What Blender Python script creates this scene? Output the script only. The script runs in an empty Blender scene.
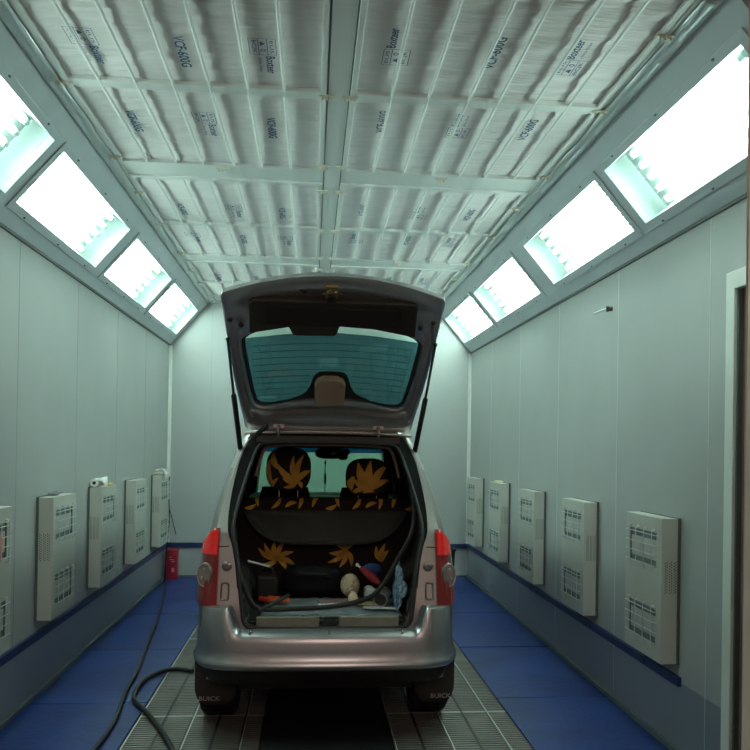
import bpy, bmesh, math, random
from mathutils import Vector, Matrix
random.seed(7)
PI = math.pi
sc = bpy.context.scene
COL = sc.collection

# ------------------------------------------------------------------ camera
H, F = 1.4, 850.0
YAW, PIT, ROL = (math.radians(a) for a in (5.579, .4648, .9081))
SX, SY = 18.86, 64.29
_r = Vector((math.cos(YAW), -math.sin(YAW), 0)); _f = Vector((math.sin(YAW), math.cos(YAW), 0)); _u = Vector((0, 0, 1))
_f2 = _f*math.cos(PIT) + _u*math.sin(PIT); _u2 = _u*math.cos(PIT) - _f*math.sin(PIT)
_r3 = _r*math.cos(ROL) + _u2*math.sin(ROL); _u3 = _u2*math.cos(ROL) - _r*math.sin(ROL)
def ray(px, py): return _r3*((px-375-SX)/F) - _u3*((py-375-SY)/F) + _f2
def at_y(px, py, y): d = ray(px, py); return Vector((0, 0, H)) + d*(y/d.y)
def at_z(px, py, z): d = ray(px, py); return Vector((0, 0, H)) + d*((z-H)/d.z)
cam = bpy.data.cameras.new('camera'); camo = bpy.data.objects.new('camera', cam); COL.objects.link(camo)
M = Matrix((_r3, _u3, -_f2)).transposed().to_4x4(); M.translation = (0, 0, H)
camo.matrix_world = M
cam.sensor_width = 36; cam.lens = 36*F/750; cam.shift_x = -SX/750; cam.shift_y = SY/750
cam.clip_start = .05
sc.camera = camo

# ------------------------------------------------------------------ materials
def newmat(name):
    m = bpy.data.materials.new(name); m.use_nodes = True
    nt = m.node_tree; return m, nt, nt.nodes['Principled BSDF']
def mat(name, col, rough=.5, metal=0, spec=.5, noise=0, nscale=8, bump=0, bscale=200, coat=0, stretch=(1, 1, 1), col2=None):
    m, nt, b = newmat(name)
    b.inputs['Base Color'].default_value = (*col, 1); b.inputs['Roughness'].default_value = rough
    b.inputs['Metallic'].default_value = metal; b.inputs['Specular IOR Level'].default_value = spec
    b.inputs['Coat Weight'].default_value = coat
    tc = nt.nodes.new('ShaderNodeTexCoord'); mp = nt.nodes.new('ShaderNodeMapping')
    mp.inputs['Scale'].default_value = stretch
    nt.links.new(tc.outputs['Object'], mp.inputs[0])
    if noise:
        n = nt.nodes.new('ShaderNodeTexNoise'); n.inputs['Scale'].default_value = nscale; n.inputs['Detail'].default_value = 6
        nt.links.new(mp.outputs[0], n.inputs['Vector'])
        r = nt.nodes.new('ShaderNodeValToRGB'); r.color_ramp.elements[0].position = .3; r.color_ramp.elements[1].position = .72
        c2 = col2 if col2 else tuple(c*(1-noise) for c in col)
        r.color_ramp.elements[0].color = (*c2, 1); r.color_ramp.elements[1].color = (*col, 1)
        nt.links.new(n.outputs['Fac'], r.inputs[0]); nt.links.new(r.outputs[0], b.inputs['Base Color'])
    if bump:
        n2 = nt.nodes.new('ShaderNodeTexNoise'); n2.inputs['Scale'].default_value = bscale; n2.inputs['Detail'].default_value = 4
        nt.links.new(mp.outputs[0], n2.inputs['Vector'])
        bp = nt.nodes.new('ShaderNodeBump'); bp.inputs['Strength'].default_value = bump; bp.inputs['Distance'].default_value = .02
        nt.links.new(n2.outputs['Fac'], bp.inputs['Height']); nt.links.new(bp.outputs[0], b.inputs['Normal'])
    return m
def emit(name, col, s):
    m, nt, b = newmat(name)
    b.inputs['Base Color'].default_value = (.9, .9, .9, 1)
    b.inputs['Emission Color'].default_value = (*col, 1); b.inputs['Emission Strength'].default_value = s
    return m
def glass(name, tint, gl=.08):
    m = bpy.data.materials.new(name); m.use_nodes = True; nt = m.node_tree; nt.nodes.clear()
    o = nt.nodes.new('ShaderNodeOutputMaterial'); mx = nt.nodes.new('ShaderNodeMixShader')
    t = nt.nodes.new('ShaderNodeBsdfTransparent'); t.inputs[0].default_value = (*tint, 1)
    g = nt.nodes.new('ShaderNodeBsdfGlossy'); g.inputs['Roughness'].default_value = .03; g.inputs['Color'].default_value = (.9, .95, .95, 1)
    mx.inputs[0].default_value = gl
    nt.links.new(t.outputs[0], mx.inputs[1]); nt.links.new(g.outputs[0], mx.inputs[2]); nt.links.new(mx.outputs[0], o.inputs[0])
    return m
WALL = mat('wall_paint', (.385, .405, .40), .38, spec=.45, noise=.06, nscale=3)
SEAM = mat('wall_seam', (.30, .33, .32), .5)
SLOPE = mat('galvanised_paint', (.48, .53, .56), .42, metal=.15, noise=.08, nscale=5)
SEAL = mat('dark_seal', (.10, .11, .11), .6)
TRIMB = mat('blue_trim', (.009, .023, .10), .45)
TRIMW = mat('white_trim', (.72, .76, .72), .4)
BASE = mat('base_strip', (.10, .13, .14), .5)
BLUE = mat('blue_sheet', (.012, .040, .19), .42, spec=.25, noise=.6, nscale=2.4, col2=(.002, .014, .10), bump=.12, bscale=26)
GRATE = mat('grating_steel', (.205, .19, .175), .5, metal=.35, noise=.4, nscale=4)
GRATEW = mat('grating_edge', (.45, .45, .42), .45, metal=.3)
GRATED = mat('grating_edge_dark', (.05, .05, .05), .6)
SLAB = mat('concrete', (.045, .048, .05), .8, noise=.3, nscale=3)
MATB = mat('black_rubber_mat', (.006, .006, .007), .75, spec=.25)
FILT = mat('filter_cloth', (.88, .85, .85), .85, noise=.09, nscale=3, bump=.55, bscale=3.0, stretch=(1.2, 9, 1))
INK = mat('blue_ink', (.075, .13, .24), .8)
FRAME = mat('ceiling_frame', (.68, .71, .70), .4, metal=.05)
BRASS = mat('brass', (.62, .60, .50), .4, metal=.15)
SILV = mat('foil', (.6, .65, .65), .3, metal=.6)
HOUS = mat('lamp_housing', (.50, .58, .57), .4)
TUBE = emit('tube_glow', (.77, 1.0, .895), 21)
PANE = glass('lamp_pane', (.98, 1, .99), .04)
CAB = mat('cabinet_enamel', (.50, .505, .46), .42, noise=.05, nscale=6)
CABD = mat('cabinet_recess', (.13, .17, .17), .6)
PLATE = mat('ceramic_plate', (.5, .5, .48), .7, noise=.1, nscale=20)
WIRE = mat('wire_chrome', (.56, .61, .60), .35, metal=.4)
HOLE = mat('vent_hole', (.035, .04, .04), .7)
SILVER = mat('silver_paint', (.52, .52, .545), .32, metal=.88, coat=.5, noise=.03, nscale=40)
JAMB = mat('silver_jamb', (.30, .275, .265), .40, metal=.85)  # body silver darkened for the shade around the rear opening
BLACKP = mat('black_plastic', (.012, .012, .012), .5)
TRIMD = mat('dark_trim', (.035, .03, .026), .7)
RUB = mat('rubber', (.010, .010, .010), .65)
TYRE = mat('tyre', (.022, .021, .020), .8, noise=.3, nscale=20)
RIM = mat('rim', (.45, .46, .47), .35, metal=.8)
REDD = mat('red_lens', (.17, .004, .006), .15, coat=.8)
REDB = mat('red_lens_lit', (.85, .006, .004), .2, coat=.6)
CLEARL = mat('clear_lens', (.26, .18, .165), .2, metal=.25, coat=.8)
CHROME = mat('chrome', (.7, .7, .68), .2, metal=.95)
FAB = mat('brown_fabric', (.020, .013, .011), .9)
LEAF = mat('gold_leaf', (.95, .50, .085), .85, noise=.35, nscale=14)
CARP = mat('dark_carpet', (.020, .018, .016), .95)
TAN = mat('tan_plastic', (.36, .26, .18), .6)
SILLT = mat('sill_plastic', (.20, .175, .135), .65, noise=.2, nscale=30)
COVER = mat('cover_vinyl', (.030, .026, .020), .75)
HEADL = mat('headliner', (.12, .11, .10), .9)
WGREEN = glass('windscreen_glass', (.66, .86, .76), .05)
WTINT = glass('side_glass', (.10, .12, .12), .06)
WBLUE = glass('sun_strip_glass', (.10, .32, .45), .05)
HFILM = glass('tint_film', (.25, .41, .43), .05)
HCLEAR = glass('hatch_glass', (.88, .97, .93), .03)
WHITE = mat('white_paper', (.8, .8, .78), .7)
YEL = mat('yellow_foam', (.62, .50, .16), .8)
YELP = mat('pale_yellow', (.75, .70, .45), .8)
RED = mat('red_plastic', (.34, .012, .035), .3)
PINK = mat('pink_cloth', (.55, .24, .22), .85)
ORANGE = mat('orange_plastic', (.75, .10, .03), .5)
SPONGE = mat('sponge', (.55, .44, .30), .95, bump=1, bscale=60)
SKYB = mat('blue_check', (.16, .28, .42), .8)
GREYC = mat('grey_cloth', (.20, .21, .22), .85)
PALE = mat('pale_cloth', (.52, .55, .56), .8)
POST = mat('beige_post', (.66, .52, .46), .5, noise=.06)
BROWN = mat('brown_leaf', (.20, .15, .12), .3)
DARKH = mat('dark_header', (.03, .022, .02), .6)
CONC = mat('workshop_floor', (.16, .15, .14), .8, noise=.3)

# ------------------------------------------------------------------ helpers
class MB:
    def __init__(s): s.b = bmesh.new(); s.m = 0
    def face(s, vs):
        try:
            f = s.b.faces.new(vs); f.material_index = s.m; return f
        except ValueError: return None
    def poly(s, pts): return s.face([s.b.verts.new(p) for p in pts])
    def box(s, a, b, m=None):
        if m is not None: s.m = m
        x0, y0, z0 = (min(a[i], b[i]) for i in range(3)); x1, y1, z1 = (max(a[i], b[i]) for i in range(3))
        v = [s.b.verts.new(p) for p in ((x0,y0,z0),(x1,y0,z0),(x1,y1,z0),(x0,y1,z0),(x0,y0,z1),(x1,y0,z1),(x1,y1,z1),(x0,y1,z1))]
        for q in ((3,2,1,0),(4,5,6,7),(0,1,5,4),(1,2,6,5),(2,3,7,6),(3,0,4,7)): s.face([v[i] for i in q])
        return s
    def grid(s, rows, close=False, flip=False):
        R = [[s.b.verts.new(p) for p in r] for r in rows]
        for i in range(len(R)-1):
            n = len(R[i])
            for j in range(n if close else n-1):
                k = (j+1) % n
                q = [R[i][j], R[i][k], R[i+1][k], R[i+1][j]]
                s.face(q[::-1] if flip else q)
        return R
    def tube(s, pts, r, n=10, cap=True):
        pts = [Vector(p) for p in pts]; rows = []
        up = None
        for i, p in enumerate(pts):
            t = (pts[min(i+1, len(pts)-1)] - pts[max(i-1, 0)]).normalized()
            if up is None: up = Vector((0,0,1)) if abs(t.z) < .9 else Vector((1,0,0))
            a = (up - t*up.dot(t)).normalized(); b = t.cross(a); up = a
            rr = r[i] if isinstance(r, (list, tuple)) else r
            rows.append([p + (a*math.cos(2*PI*k/n) + b*math.sin(2*PI*k/n))*rr for k in range(n)])
        R = s.grid(rows, close=True)
        if cap: s.face(R[0][::-1]); s.face(R[-1])
        return s
    def prism(s, poly, fn, d0, d1):
        """poly of 2D points mapped by fn(a,b,d)->3D, from d0 to d1"""
        A = [s.b.verts.new(fn(a, b, d0)) for a, b in poly]; B = [s.b.verts.new(fn(a, b, d1)) for a, b in poly]
        n = len(poly)
        s.face(A[::-1]); s.face(B)
        for i in range(n): s.face([A[i], A[(i+1) % n], B[(i+1) % n], B[i]])
        return s
    def lathe(s, prof, o, axis='z', n=32, close=False):
        rows = []
        for r, h in prof:
            row = []
            for k in range(n):
                c, q = r*math.cos(2*PI*k/n), r*math.sin(2*PI*k/n)
                row.append(Vector(o) + Vector({'z': (c, q, h), 'x': (h, c, q), 'y': (q, h, c)}[axis]))
            rows.append(row)
        if close: rows.append(rows[0])
        R = s.grid(rows, close=True)
        if not close:
            s.face(R[0][::-1]); s.face(R[-1])
        return s
    def ell(s, c, rx, ry, rz, p=1.0, nu=24, nv=14):
        rows = []
        sg = lambda v: math.copysign(abs(v)**p, v)
        for i in range(1, nv):
            th = PI*i/nv - PI/2
            rows.append([(c[0]+rx*sg(math.cos(th))*sg(math.cos(2*PI*k/nu)), c[1]+ry*sg(math.cos(th))*sg(math.sin(2*PI*k/nu)), c[2]+rz*sg(math.sin(th))) for k in range(nu)])
        R = s.grid(rows, close=True); s.face(R[0][::-1]); s.face(R[-1]); return s
    def build(s, name, mats, parent=None, loc=None, smooth=None, bevel=0, seg=2, recalc=True):
        bmesh.ops.remove_doubles(s.b, verts=s.b.verts, dist=1e-6)
        if recalc: bmesh.ops.recalc_face_normals(s.b, faces=s.b.faces)
        me = bpy.data.meshes.new(name); s.b.to_mesh(me); s.b.free()
        for m in (mats if isinstance(mats, (list, tuple)) else [mats]): me.materials.append(m)
        if smooth is not None:
            me.shade_smooth(); me.set_sharp_from_angle(angle=math.radians(smooth))
        o = bpy.data.objects.new(name, me); COL.objects.link(o)
        if parent: o.parent = parent
        if loc: o.location = loc
        if bevel:
            md = o.modifiers.new('b', 'BEVEL'); md.width = bevel; md.segments = seg; md.limit_method = 'ANGLE'; md.angle_limit = math.radians(40)
        return o
def build_each(mb, name, mats, parent=None, **kw):
    """one object per loose piece"""
    b = mb.b; b.verts.ensure_lookup_table(); seen = set(); out = []
    for v in list(b.verts):
        if v in seen: continue
        st = [v]; isl = []; seen.add(v)
        while st:
            q = st.pop(); isl.append(q)
            for e in q.link_edges:
                o = e.other_vert(q)
                if o not in seen: seen.add(o); st.append(o)
        m2 = MB(); mp = {q: m2.b.verts.new(q.co) for q in isl}
        for f in {f for q in isl for f in q.link_faces}:
            nf = m2.b.faces.new([mp[q] for q in f.verts]); nf.material_index = f.material_index
        out.append(m2.build(name, mats, parent, **kw))
    b.free(); return out
def struct(o): o['kind'] = 'structure'; return o
def tag(o, label, cat, group=None):
    o['label'] = label; o['category'] = cat
    if group: o['group'] = group
    return o
def empty(name, loc, label, cat, group=None):
    o = bpy.data.objects.new(name, None); COL.objects.link(o); o.location = loc; o.empty_display_size = .1
    return tag(o, label, cat, group)
def copy_tree(o, parent=None):
    c = o.copy(); COL.objects.link(c)
    if parent: c.parent = parent
    for ch in list(o.children): copy_tree(ch, c)
    return c
def interp(x, tab):
    if x <= tab[0][0]: return tab[0][1]
    for (a, va), (b, vb) in zip(tab, tab[1:]):
        if x <= b: return va + (vb-va)*(x-a)/(b-a)
    return tab[-1][1]
def smoothpts(pts, n=6):
    P = [Vector(p) for p in pts]; out = []
    for i in range(len(P)-1):
        p0, p1, p2, p3 = P[max(i-1, 0)], P[i], P[i+1], P[min(i+2, len(P)-1)]
        for k in range(n):
            t = k/n
            out.append(.5*((2*p1)+(p2-p0)*t+(2*p0-5*p1+4*p2-p3)*t*t+(3*p1-p0-3*p2+p3)*t**3))
    out.append(P[-1]); return out
_txt = {}
def text_geo(body, bold=False):
    if body in _txt: return _txt[body]
    cu = bpy.data.curves.new('t', 'FONT'); cu.body = body; cu.size = 1; cu.resolution_u = 2
    if bold: cu.offset = .02
    o = bpy.data.objects.new('t', cu); COL.objects.link(o)
    dg = bpy.context.evaluated_depsgraph_get(); dg.update()
    me = bpy.data.meshes.new_from_object(o.evaluated_get(dg))
    vs = [v.co.copy() for v in me.vertices]; fs = [list(p.vertices) for p in me.polygons]
    bpy.data.objects.remove(o); bpy.data.curves.remove(cu); bpy.data.meshes.remove(me)
    x0 = min(v.x for v in vs); x1 = max(v.x for v in vs); y0 = min(v.y for v in vs); y1 = max(v.y for v in vs)
    _txt[body] = ([((v.x-x0)/(x1-x0), (v.y-y0)/(y1-y0)) for v in vs], fs); return _txt[body]
def add_text(mb, body, fn, w, h, ox=0, oy=0, bold=False):
    vs, fs = text_geo(body, bold)
    V = [mb.b.verts.new(fn(ox+a*w, oy+b*h)) for a, b in vs]
    for f in fs: mb.face([V[i] for i in f])

# ------------------------------------------------------------------ room
XL, XR, YB, YF, ZE, ZC, CL, CR = -1.488, 1.718, 9.1, 2.6, 2.426, 2.883, -1.098, 1.327
m = MB(); m.box((-2.2, -1.2, -.2), (2.4, YB+.3, -.05)); m.box((-.21, YF, -.05), (.412, YB, 0))
m.m = 1; m.box((-2.2, -1.2, -.05), (2.4, YF, 0))
struct(m.build('floor', [SLAB, CONC]))
LOWW = mat('lower_wall_dark', (.22, .245, .275), .35, noise=.06, nscale=3)  # darker blue-grey tone below the stripe
def side_wall(name, X, sgn, seams, mat_i, gap=None):
    m = MB()
    if gap:
        y0, y1, zt = gap
        m.box((X, YF, -.05), (X+sgn*.08, y0, ZE)); m.box((X, y1, -.05), (X+sgn*.08, YB, ZE)); m.box((X, y0, zt), (X+sgn*.08, y1, ZE))
    else: m.box((X, YF, -.05), (X+sgn*.08, YB, ZE))
    m.m = 2; m.box((X-sgn*.0008, gap[1]+.06 if gap else YF, .02), (X, YB, .33))
    m.m = 1
    for y in seams: m.box((X-sgn*.0012, y-.0017, .04), (X, y+.0017, ZE-.02))
    return struct(m.build(name, [WALL, mat_i, LOWW]))
side_wall('wall_left', XL, -1, [3.38, 4.485, 5.58, 6.7, 7.82, 8.94], SEAM)
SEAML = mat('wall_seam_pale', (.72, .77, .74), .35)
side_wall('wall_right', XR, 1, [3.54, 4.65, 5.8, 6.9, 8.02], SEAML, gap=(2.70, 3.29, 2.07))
m = MB(); m.poly([(XL-.08, YB, -.05), (XR+.08, YB, -.05), (XR+.08, YB, ZE), (XR, YB, ZE), (CR, YB, ZC), (CR, YB, ZC+.2), (CL, YB, ZC+.2), (CL, YB, ZC), (XL, YB, ZE), (XL-.08, YB, ZE)])
m.box((XL-.08, YB+.001, -.05), (XR+.08, YB+.08, ZC+.2))
m.m = 1
for x in (-1.054, -.1, .95): m.box((x-.0025, YB-.0015, .04), (x+.0025, YB, ZC-.1))
struct(m.build('wall_back', [WALL, SEAM]))
# front wall of the booth, with the opening the photo is taken through
m = MB(); m.box((1.372, YF-.15, -.05), (2.1, YF-.02, 3.1)); m.box((-1.9, YF-.15, -.05), (-1.16, YF-.02, 3.1)); m.m = 1; m.box((-1.16, YF-.15, 2.846), (1.372, YF-.02, 3.1))
struct(m.build('wall_front', [POST, DARKH], bevel=.004))
# baseboards, stripes, corner trims
def trim(name, a, b, mt, bev=.002): m = MB(); m.box(a, b); return struct(m.build(name, mt, bevel=bev))
trim('baseboard_left', (XL, YF, -.05), (XL+.022, YB, .022), BASE); trim('baseboard_right', (XR-.022, YF, -.05), (XR, YB, .022), BASE)
trim('baseboard_back', (XL, YB-.02, -.05), (XR, YB, .015), BASE)
m = MB()
for a, b in ((3.775, 4.16), (4.166, 5.0), (5.006, 6.4), (6.406, YB)): m.box((XR-.02, a, .312), (XR, b, .356))
struct(m.build('trim_1', TRIMB, bevel=.002))
trim('trim_2', (XL, YF, .306), (XL+.02, YB, .35), TRIMB); trim('trim_3', (XL+.02, YB-.02, .307), (XR-.02, YB, .355), TRIMB)
trim('trim_4', (XL, YB-.045, .36), (XL+.03, YB, ZE-.01), TRIMW); trim('trim_5', (XR-.03, YB-.045, .36), (XR, YB, ZE-.01), TRIMW)
m = MB(); m.box((XL-.01, YF, ZE-.012), (XL+.012, YB, ZE+.004)); struct(m.build('trim_6', SEAL))
m = MB(); m.box((XR-.012, YF, ZE-.012), (XR+.01, YB, ZE+.004)); struct(m.build('trim_7', SEAL))
# side door
m = MB(); z1 = 2.135
m.prism([(3.29, 0), (3.36, 0), (3.36, z1), (2.63, z1), (2.63, z1-.075), (3.29, z1-.075)], lambda y, z, d: (XR-d, y, z), -.01, .02)
d1 = struct(m.build('door_1', TRIMW, bevel=.003))
m = MB(); m.box((XR+.03, 2.6, 0), (XR+.06, 3.29, z1-.06)); m.m = 1; m.box((XR+.015, 2.6, 0), (XR+.03, 3.29, z1-.06)); m.build('door_leaf', [DARKH, BROWN], d1)
m = MB(); m.box((XR-.006, 3.278, 0), (XR+.03, 3.29, z1-.075)); m.build('door_seal', SEAL, d1)
# sloped panels that carry the lights
LW = math.hypot(CR-XR, ZC-ZE)
def slope_fn(side):
    X0, X1 = (XL, CL) if side == 'l' else (XR, CR)
    sl = Vector((X1-X0, 0, ZC-ZE)).normalized(); nin = Vector((sl.z, 0, -sl.x)) if side == 'l' else Vector((-sl.z, 0, sl.x))
    o = Vector((X0, 0, ZE))
    return (lambda s, y, n: o + sl*(s*LW) + Vector((0, y, 0)) + nin*n)   # n>0 into the room
OPEN = {'l': [(2.72, 4.0), (4.15, 5.62), (5.86, 7.27), (7.44, 8.95)], 'r': [(2.72, 4.05), (4.20, 5.645), (5.985, 7.435), (7.59, 9.03)]}
S0, S1 = .215, .765
def box_fn(mb, fn, s0, s1, y0, y1, n0, n1):
    mb.prism([(s0, y0), (s1, y0), (s1, y1), (s0, y1)], lambda a, b, d: fn(a, b, d), n0, n1)
for side, nm in (('l', 'wall_upper_left'), ('r', 'wall_upper_right')):
    fn = slope_fn(side); m = MB()
    box_fn(m, fn, 0, S0, YF, YB, -.03, 0); box_fn(m, fn, S1, 1, YF, YB, -.03, 0)
    ys = [YF]+[v for p in OPEN[side] for v in p]+[YB]
    for a, b in zip(ys[::2], ys[1::2]): box_fn(m, fn, S0, S1, a, b, -.03, 0)
    struct(m.build(nm, SLOPE))
fixt = []
TIL = {'l': 'left', 'r': 'right'}
PLACE = ['nearest the front', 'second from the front', 'third from the front', 'farthest']
for side in 'lr':
    fn = slope_fn(side)
    for i, (a, b) in enumerate(OPEN[side]):
        root = empty('ceiling_light', fn(.5, (a+b)/2, 0), 'glowing recessed tube light in the sloped panel above the %s wall, %s' % (TIL[side], PLACE[i]), 'ceiling light', 'recessed tube lights in the sloped panels')
        o = root.location.copy(); g = lambda s, y, n, o=o, fn=fn: fn(s, y, n) - o
        D = -.13
        m = MB()   # open housing
        box_fn(m, g, S0-.02, S1+.02, a-.015, b+.015, D-.012, D)
        box_fn(m, g, S0-.02, S0, a-.015, b+.015, D, -.031); box_fn(m, g, S1, S1+.02, a-.015, b+.015, D, -.031)
        box_fn(m, g, S0, S1, a-.015, a, D, -.031); box_fn(m, g, S0, S1, b, b+.015, D, -.031)
        m.build('housing', HOUS, root)
        m = MB(); e = .022
        lo = S0-.075; hi = S1+.06
        box_fn(m, g, lo, S0, a-.05, b+.05, .0005, .008); box_fn(m, g, S1, hi, a-.05, b+.05, .0005, .008)
        box_fn(m, g, S0, S1, a-.05, a, .0005, .008); box_fn(m, g, S0, S1, b, b+.05, .0005, .008)
        fl = m.build('flange', SLOPE, root, bevel=.002)
        m = MB()
        for k in range(3):
            for s in (lo+.02, hi-.02):
                y = a + (b-a)*(.12+.38*k)
                m.prism([(.008*math.cos(t*PI/4), .008*math.sin(t*PI/4)) for t in range(8)], lambda p, q, d, s=s, y=y: g(s, y, d) + (g(s+p, y+q, d)-g(s, y, d)), .008, .013)
        build_each(m, 'bolt', SEAL, fl)
        for k in range(5):
            s = S0 + (S1-S0)*(k+.5)/5
            m = MB(); m.tube([g(s, a+.17, -.085), g(s, b-.155, -.085)], .017, 10); m.build('tube', TUBE, root, smooth=50)
            m = MB(); m.tube([g(s, a+.13, -.085), g(s, a+.17, -.085)], .018, 10); m.tube([g(s, b-.155, -.085), g(s, b-.115, -.085)], .018, 10)
            build_each(m, 'tube_socket', HOUS, root, smooth=50)
        m = MB(); box_fn(m, g, S0, S1, a, b, -.026, -.022); m.build('pane', PANE, root)

# ceiling: plate, beams, filter panels
m = MB(); m.box((CL-.05, YF, ZC+.09), (CR+.05, YB, ZC+.15))
m.box((.046, YF, ZC), (.139, YB, ZC+.09))
ROWS = [(2.605, 4.62), (4.82, 6.83), (7.03, 9.06)]
for a, b in ((4.62, 4.82), (6.83, 7.03), (9.06, YB)): m.box((-1.035, a, ZC+.006), (.046, b, ZC+.09)); m.box((.139, a, ZC+.006), (1.235, b, ZC+.09))
m.box((CL-.03, YF, ZC), (-1.035, YB, ZC+.09)); m.box((1.235, YF, ZC), (CR+.03, YB, ZC+.09))
m.m = 1
for x in (.046, .139): m.box((x-.003, YF, ZC-.0015), (x+.003, YB, ZC+.01))
struct(m.build('ceiling', [FRAME, SEAL]))
# wavy sealing strip at the top of each slope
for nm, x0, sg in (('trim_8', -1.075, -1), ('trim_9', 1.285, 1)):
    rows = []
    for i in range(240):
        y = YF + .05 + (YB-YF-.1)*i/239; w = .004*math.sin(y*7+math.sin(y*3)*2)
        rows.append([(x0+sg*-.03+w, y, ZC-.003), (x0+sg*-.005+w*.6, y, ZC-.009-.004*math.sin(y*14)), (x0+sg*.022+w*.3, y, ZC-.012), (x0+sg*.03, y, ZC-.002)])
    m = MB(); m.grid(rows); o = m.build(nm, SILV, smooth=60); struct(o)
    md = o.modifiers.new('s', 'SOLIDIFY'); md.thickness = .003
BARS = [3.595, 5.84, 7.93]
def zs(x, rods):
    for p, q in zip(rods, rods[1:]):
        if p <= x <= q: return ZC + .013 - .003*math.sin(PI*(x-p)/(q-p))
    return ZC+.013
COLS = {'left': (-1.032, .043, [-1.032, -.885, -.739, -.59, -.439, -.284, -.134, .043]), 'right': (.142, 1.232, [.142, .315, .474, .642, .776, .93, 1.083, 1.232])}
VCF = {'left': 'VCF-600G', 'right': 'VCF-600G'}
def stamp(mb, fn):
    """printed block; fn(d,u)->point, 0.29 long, 0.1 high"""
    L = lambda d0, u0, d1, u1: mb.poly([fn(d0, u0), fn(d1, u0), fn(d1, u1), fn(d0, u1)])
    w = .0022
    for u in (0, .035, .068, .1): L(0, u-w/2, .13, u+w/2)
    for d in (0, .13): L(d-w/2, 0, d+w/2, .1)
    add_text(mb, 'BCJK', fn, .105, .019, .012, .008)
    add_text(mb, 'EU5', fn, .10, .013, .015, .078)
    mb.poly([fn(.02, .042), fn(.055, .042), fn(.0375, .062)])
    for r0 in (0,): 
        for k in range(10):
            t0, t1 = 2*PI*k/10, 2*PI*(k+1)/10
            mb.poly([fn(.09+.011*math.cos(t0), .0515+.011*math.sin(t0)), fn(.09+.011*math.cos(t1), .0515+.011*math.sin(t1)), fn(.09+.007*math.cos(t1), .0515+.007*math.sin(t1)), fn(.09+.007*math.cos(t0), .0515+.007*math.sin(t0))])
    add_text(mb, 'Boxteer', fn, .15, .036, .14, .058, bold=True)
    add_text(mb, 'china filter', fn, .13, .012, .15, .03)
for col in ('left', 'right'):
    x0, x1, rods = COLS[col]
    for i, (a, b) in enumerate(ROWS):
        where = ['above the front of the booth', 'in the middle of the ceiling', 'at the back behind the raised tailgate'][i]
        root = empty('ceiling_filter_panel', ((x0+x1)/2, (a+b)/2, ZC), 'pale printed filter cloth panel in the %s ceiling column, %s' % (col, where), 'ceiling filter', 'printed ceiling filter panels')
        o = root.location.copy()
        V = lambda x, y, z: Vector((x, y, z)) - o
        m = MB()   # frame
        for p, q in (((x0, a, ZC-.006), (x1, a+.045, ZC+.03)), ((x0, b-.045, ZC-.006), (x1, b, ZC+.03)), ((x0, a+.045, ZC-.006), (x0+.024, b-.045, ZC+.03)), ((x1-.024, a+.045, ZC-.006), (x1, b-.045, ZC+.03)), ((x0+.024, BARS[i]-.035, ZC-.008), (x1-.024, BARS[i]+.035, ZC+.012))):
            m.box(V(*p), V(*q))
        m.build('frame', FRAME, root, bevel=.003)
        for x in rods[1:-1]:
            j = random.uniform(-.008, .008)
            m = MB(); m.tube([V(x+j, a+.04, ZC-.001), V(x+j*.3, (a+b)/2, ZC-.003), V(x-j, b-.04, ZC-.001)], .0065, 8); m.build('rod', FRAME, root, smooth=50)
        m = MB()
        NX, NY = 60, 60
        rows = [[V(x0+.02+(x1-x0-.04)*ix/NX, a+.02+(b-a-.04)*iy/NY, zs(x0+.02+(x1-x0-.04)*ix/NX, rods)+.0035*math.sin(iy*2.1+ix*.35+2*math.sin(iy*.7))) for ix in range(NX+1)] for iy in range(NY+1)]
        R = m.grid(rows)
        m.m = 1
        lift = -.0052
        for r in range(-1, 9):
            for c in range(3):
                yc = (3.29 if col == 'left' else 3.15) + .74*r
                xs = (-.865, -.51, -.205) if col == 'left' else (.30, .667, .985)
                isS = (r + c) % 2 == 0
                half = .145 if isS else .13
                if yc-half < a+.06 or yc+half > b-.06:
                    if yc+half*.3 > b-.05 or yc-half*.3 < a+.05: continue
                if abs(yc-BARS[i]) < .1: continue
                xc = xs[c] + (.028 if (col == 'left' and c == 0 and not isS) else 0)
                if col == 'left': fn = lambda d, u, xc=xc, yc=yc, hf=half: V(xc-.05+u, yc-hf+d, zs(xc-.05+u, rods)+lift)
                else: fn = lambda d, u, xc=xc, yc=yc, hf=half: V(xc+.05-u, yc+hf-d, zs(xc+.05-u, rods)+lift)
                if isS: stamp(m, fn)
                else: add_text(m, VCF[col], fn, .26, .042, 0, .028, bold=True)
        m.build('filter_cloth', [FILT, INK], root, smooth=60, recalc=False)
        xe = x1-.0 if col == 'left' else x0
        xo = x0 if col == 'left' else x1
        for x, y in ((xe, BARS[i]), (xe, b-.12), (xe, a+.12), (xo, BARS[i]), (xo, b-.12), (xo, a+.30), ((x0+x1)/2, b+.0 if i < 2 else b-.03)):
            m = MB(); p = V(x, y, ZC)
            m.box(p+Vector((-.034, -.007, -.012)), p+Vector((.034, .007, -.006)))
            m.tube([p+Vector((0, 0, .0)), p+Vector((0, 0, -.026))], .006, 8)
            m.prism([(-.022, -.013), (-.022, -.028), (-.008, -.017), (.008, -.017), (.022, -.028), (.022, -.013)], lambda q, w, d: p+Vector((q, d, w)), -.003, .003)
            m.build('wing_clamp', BRASS, root, loc=(0, 0, 0))

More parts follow.
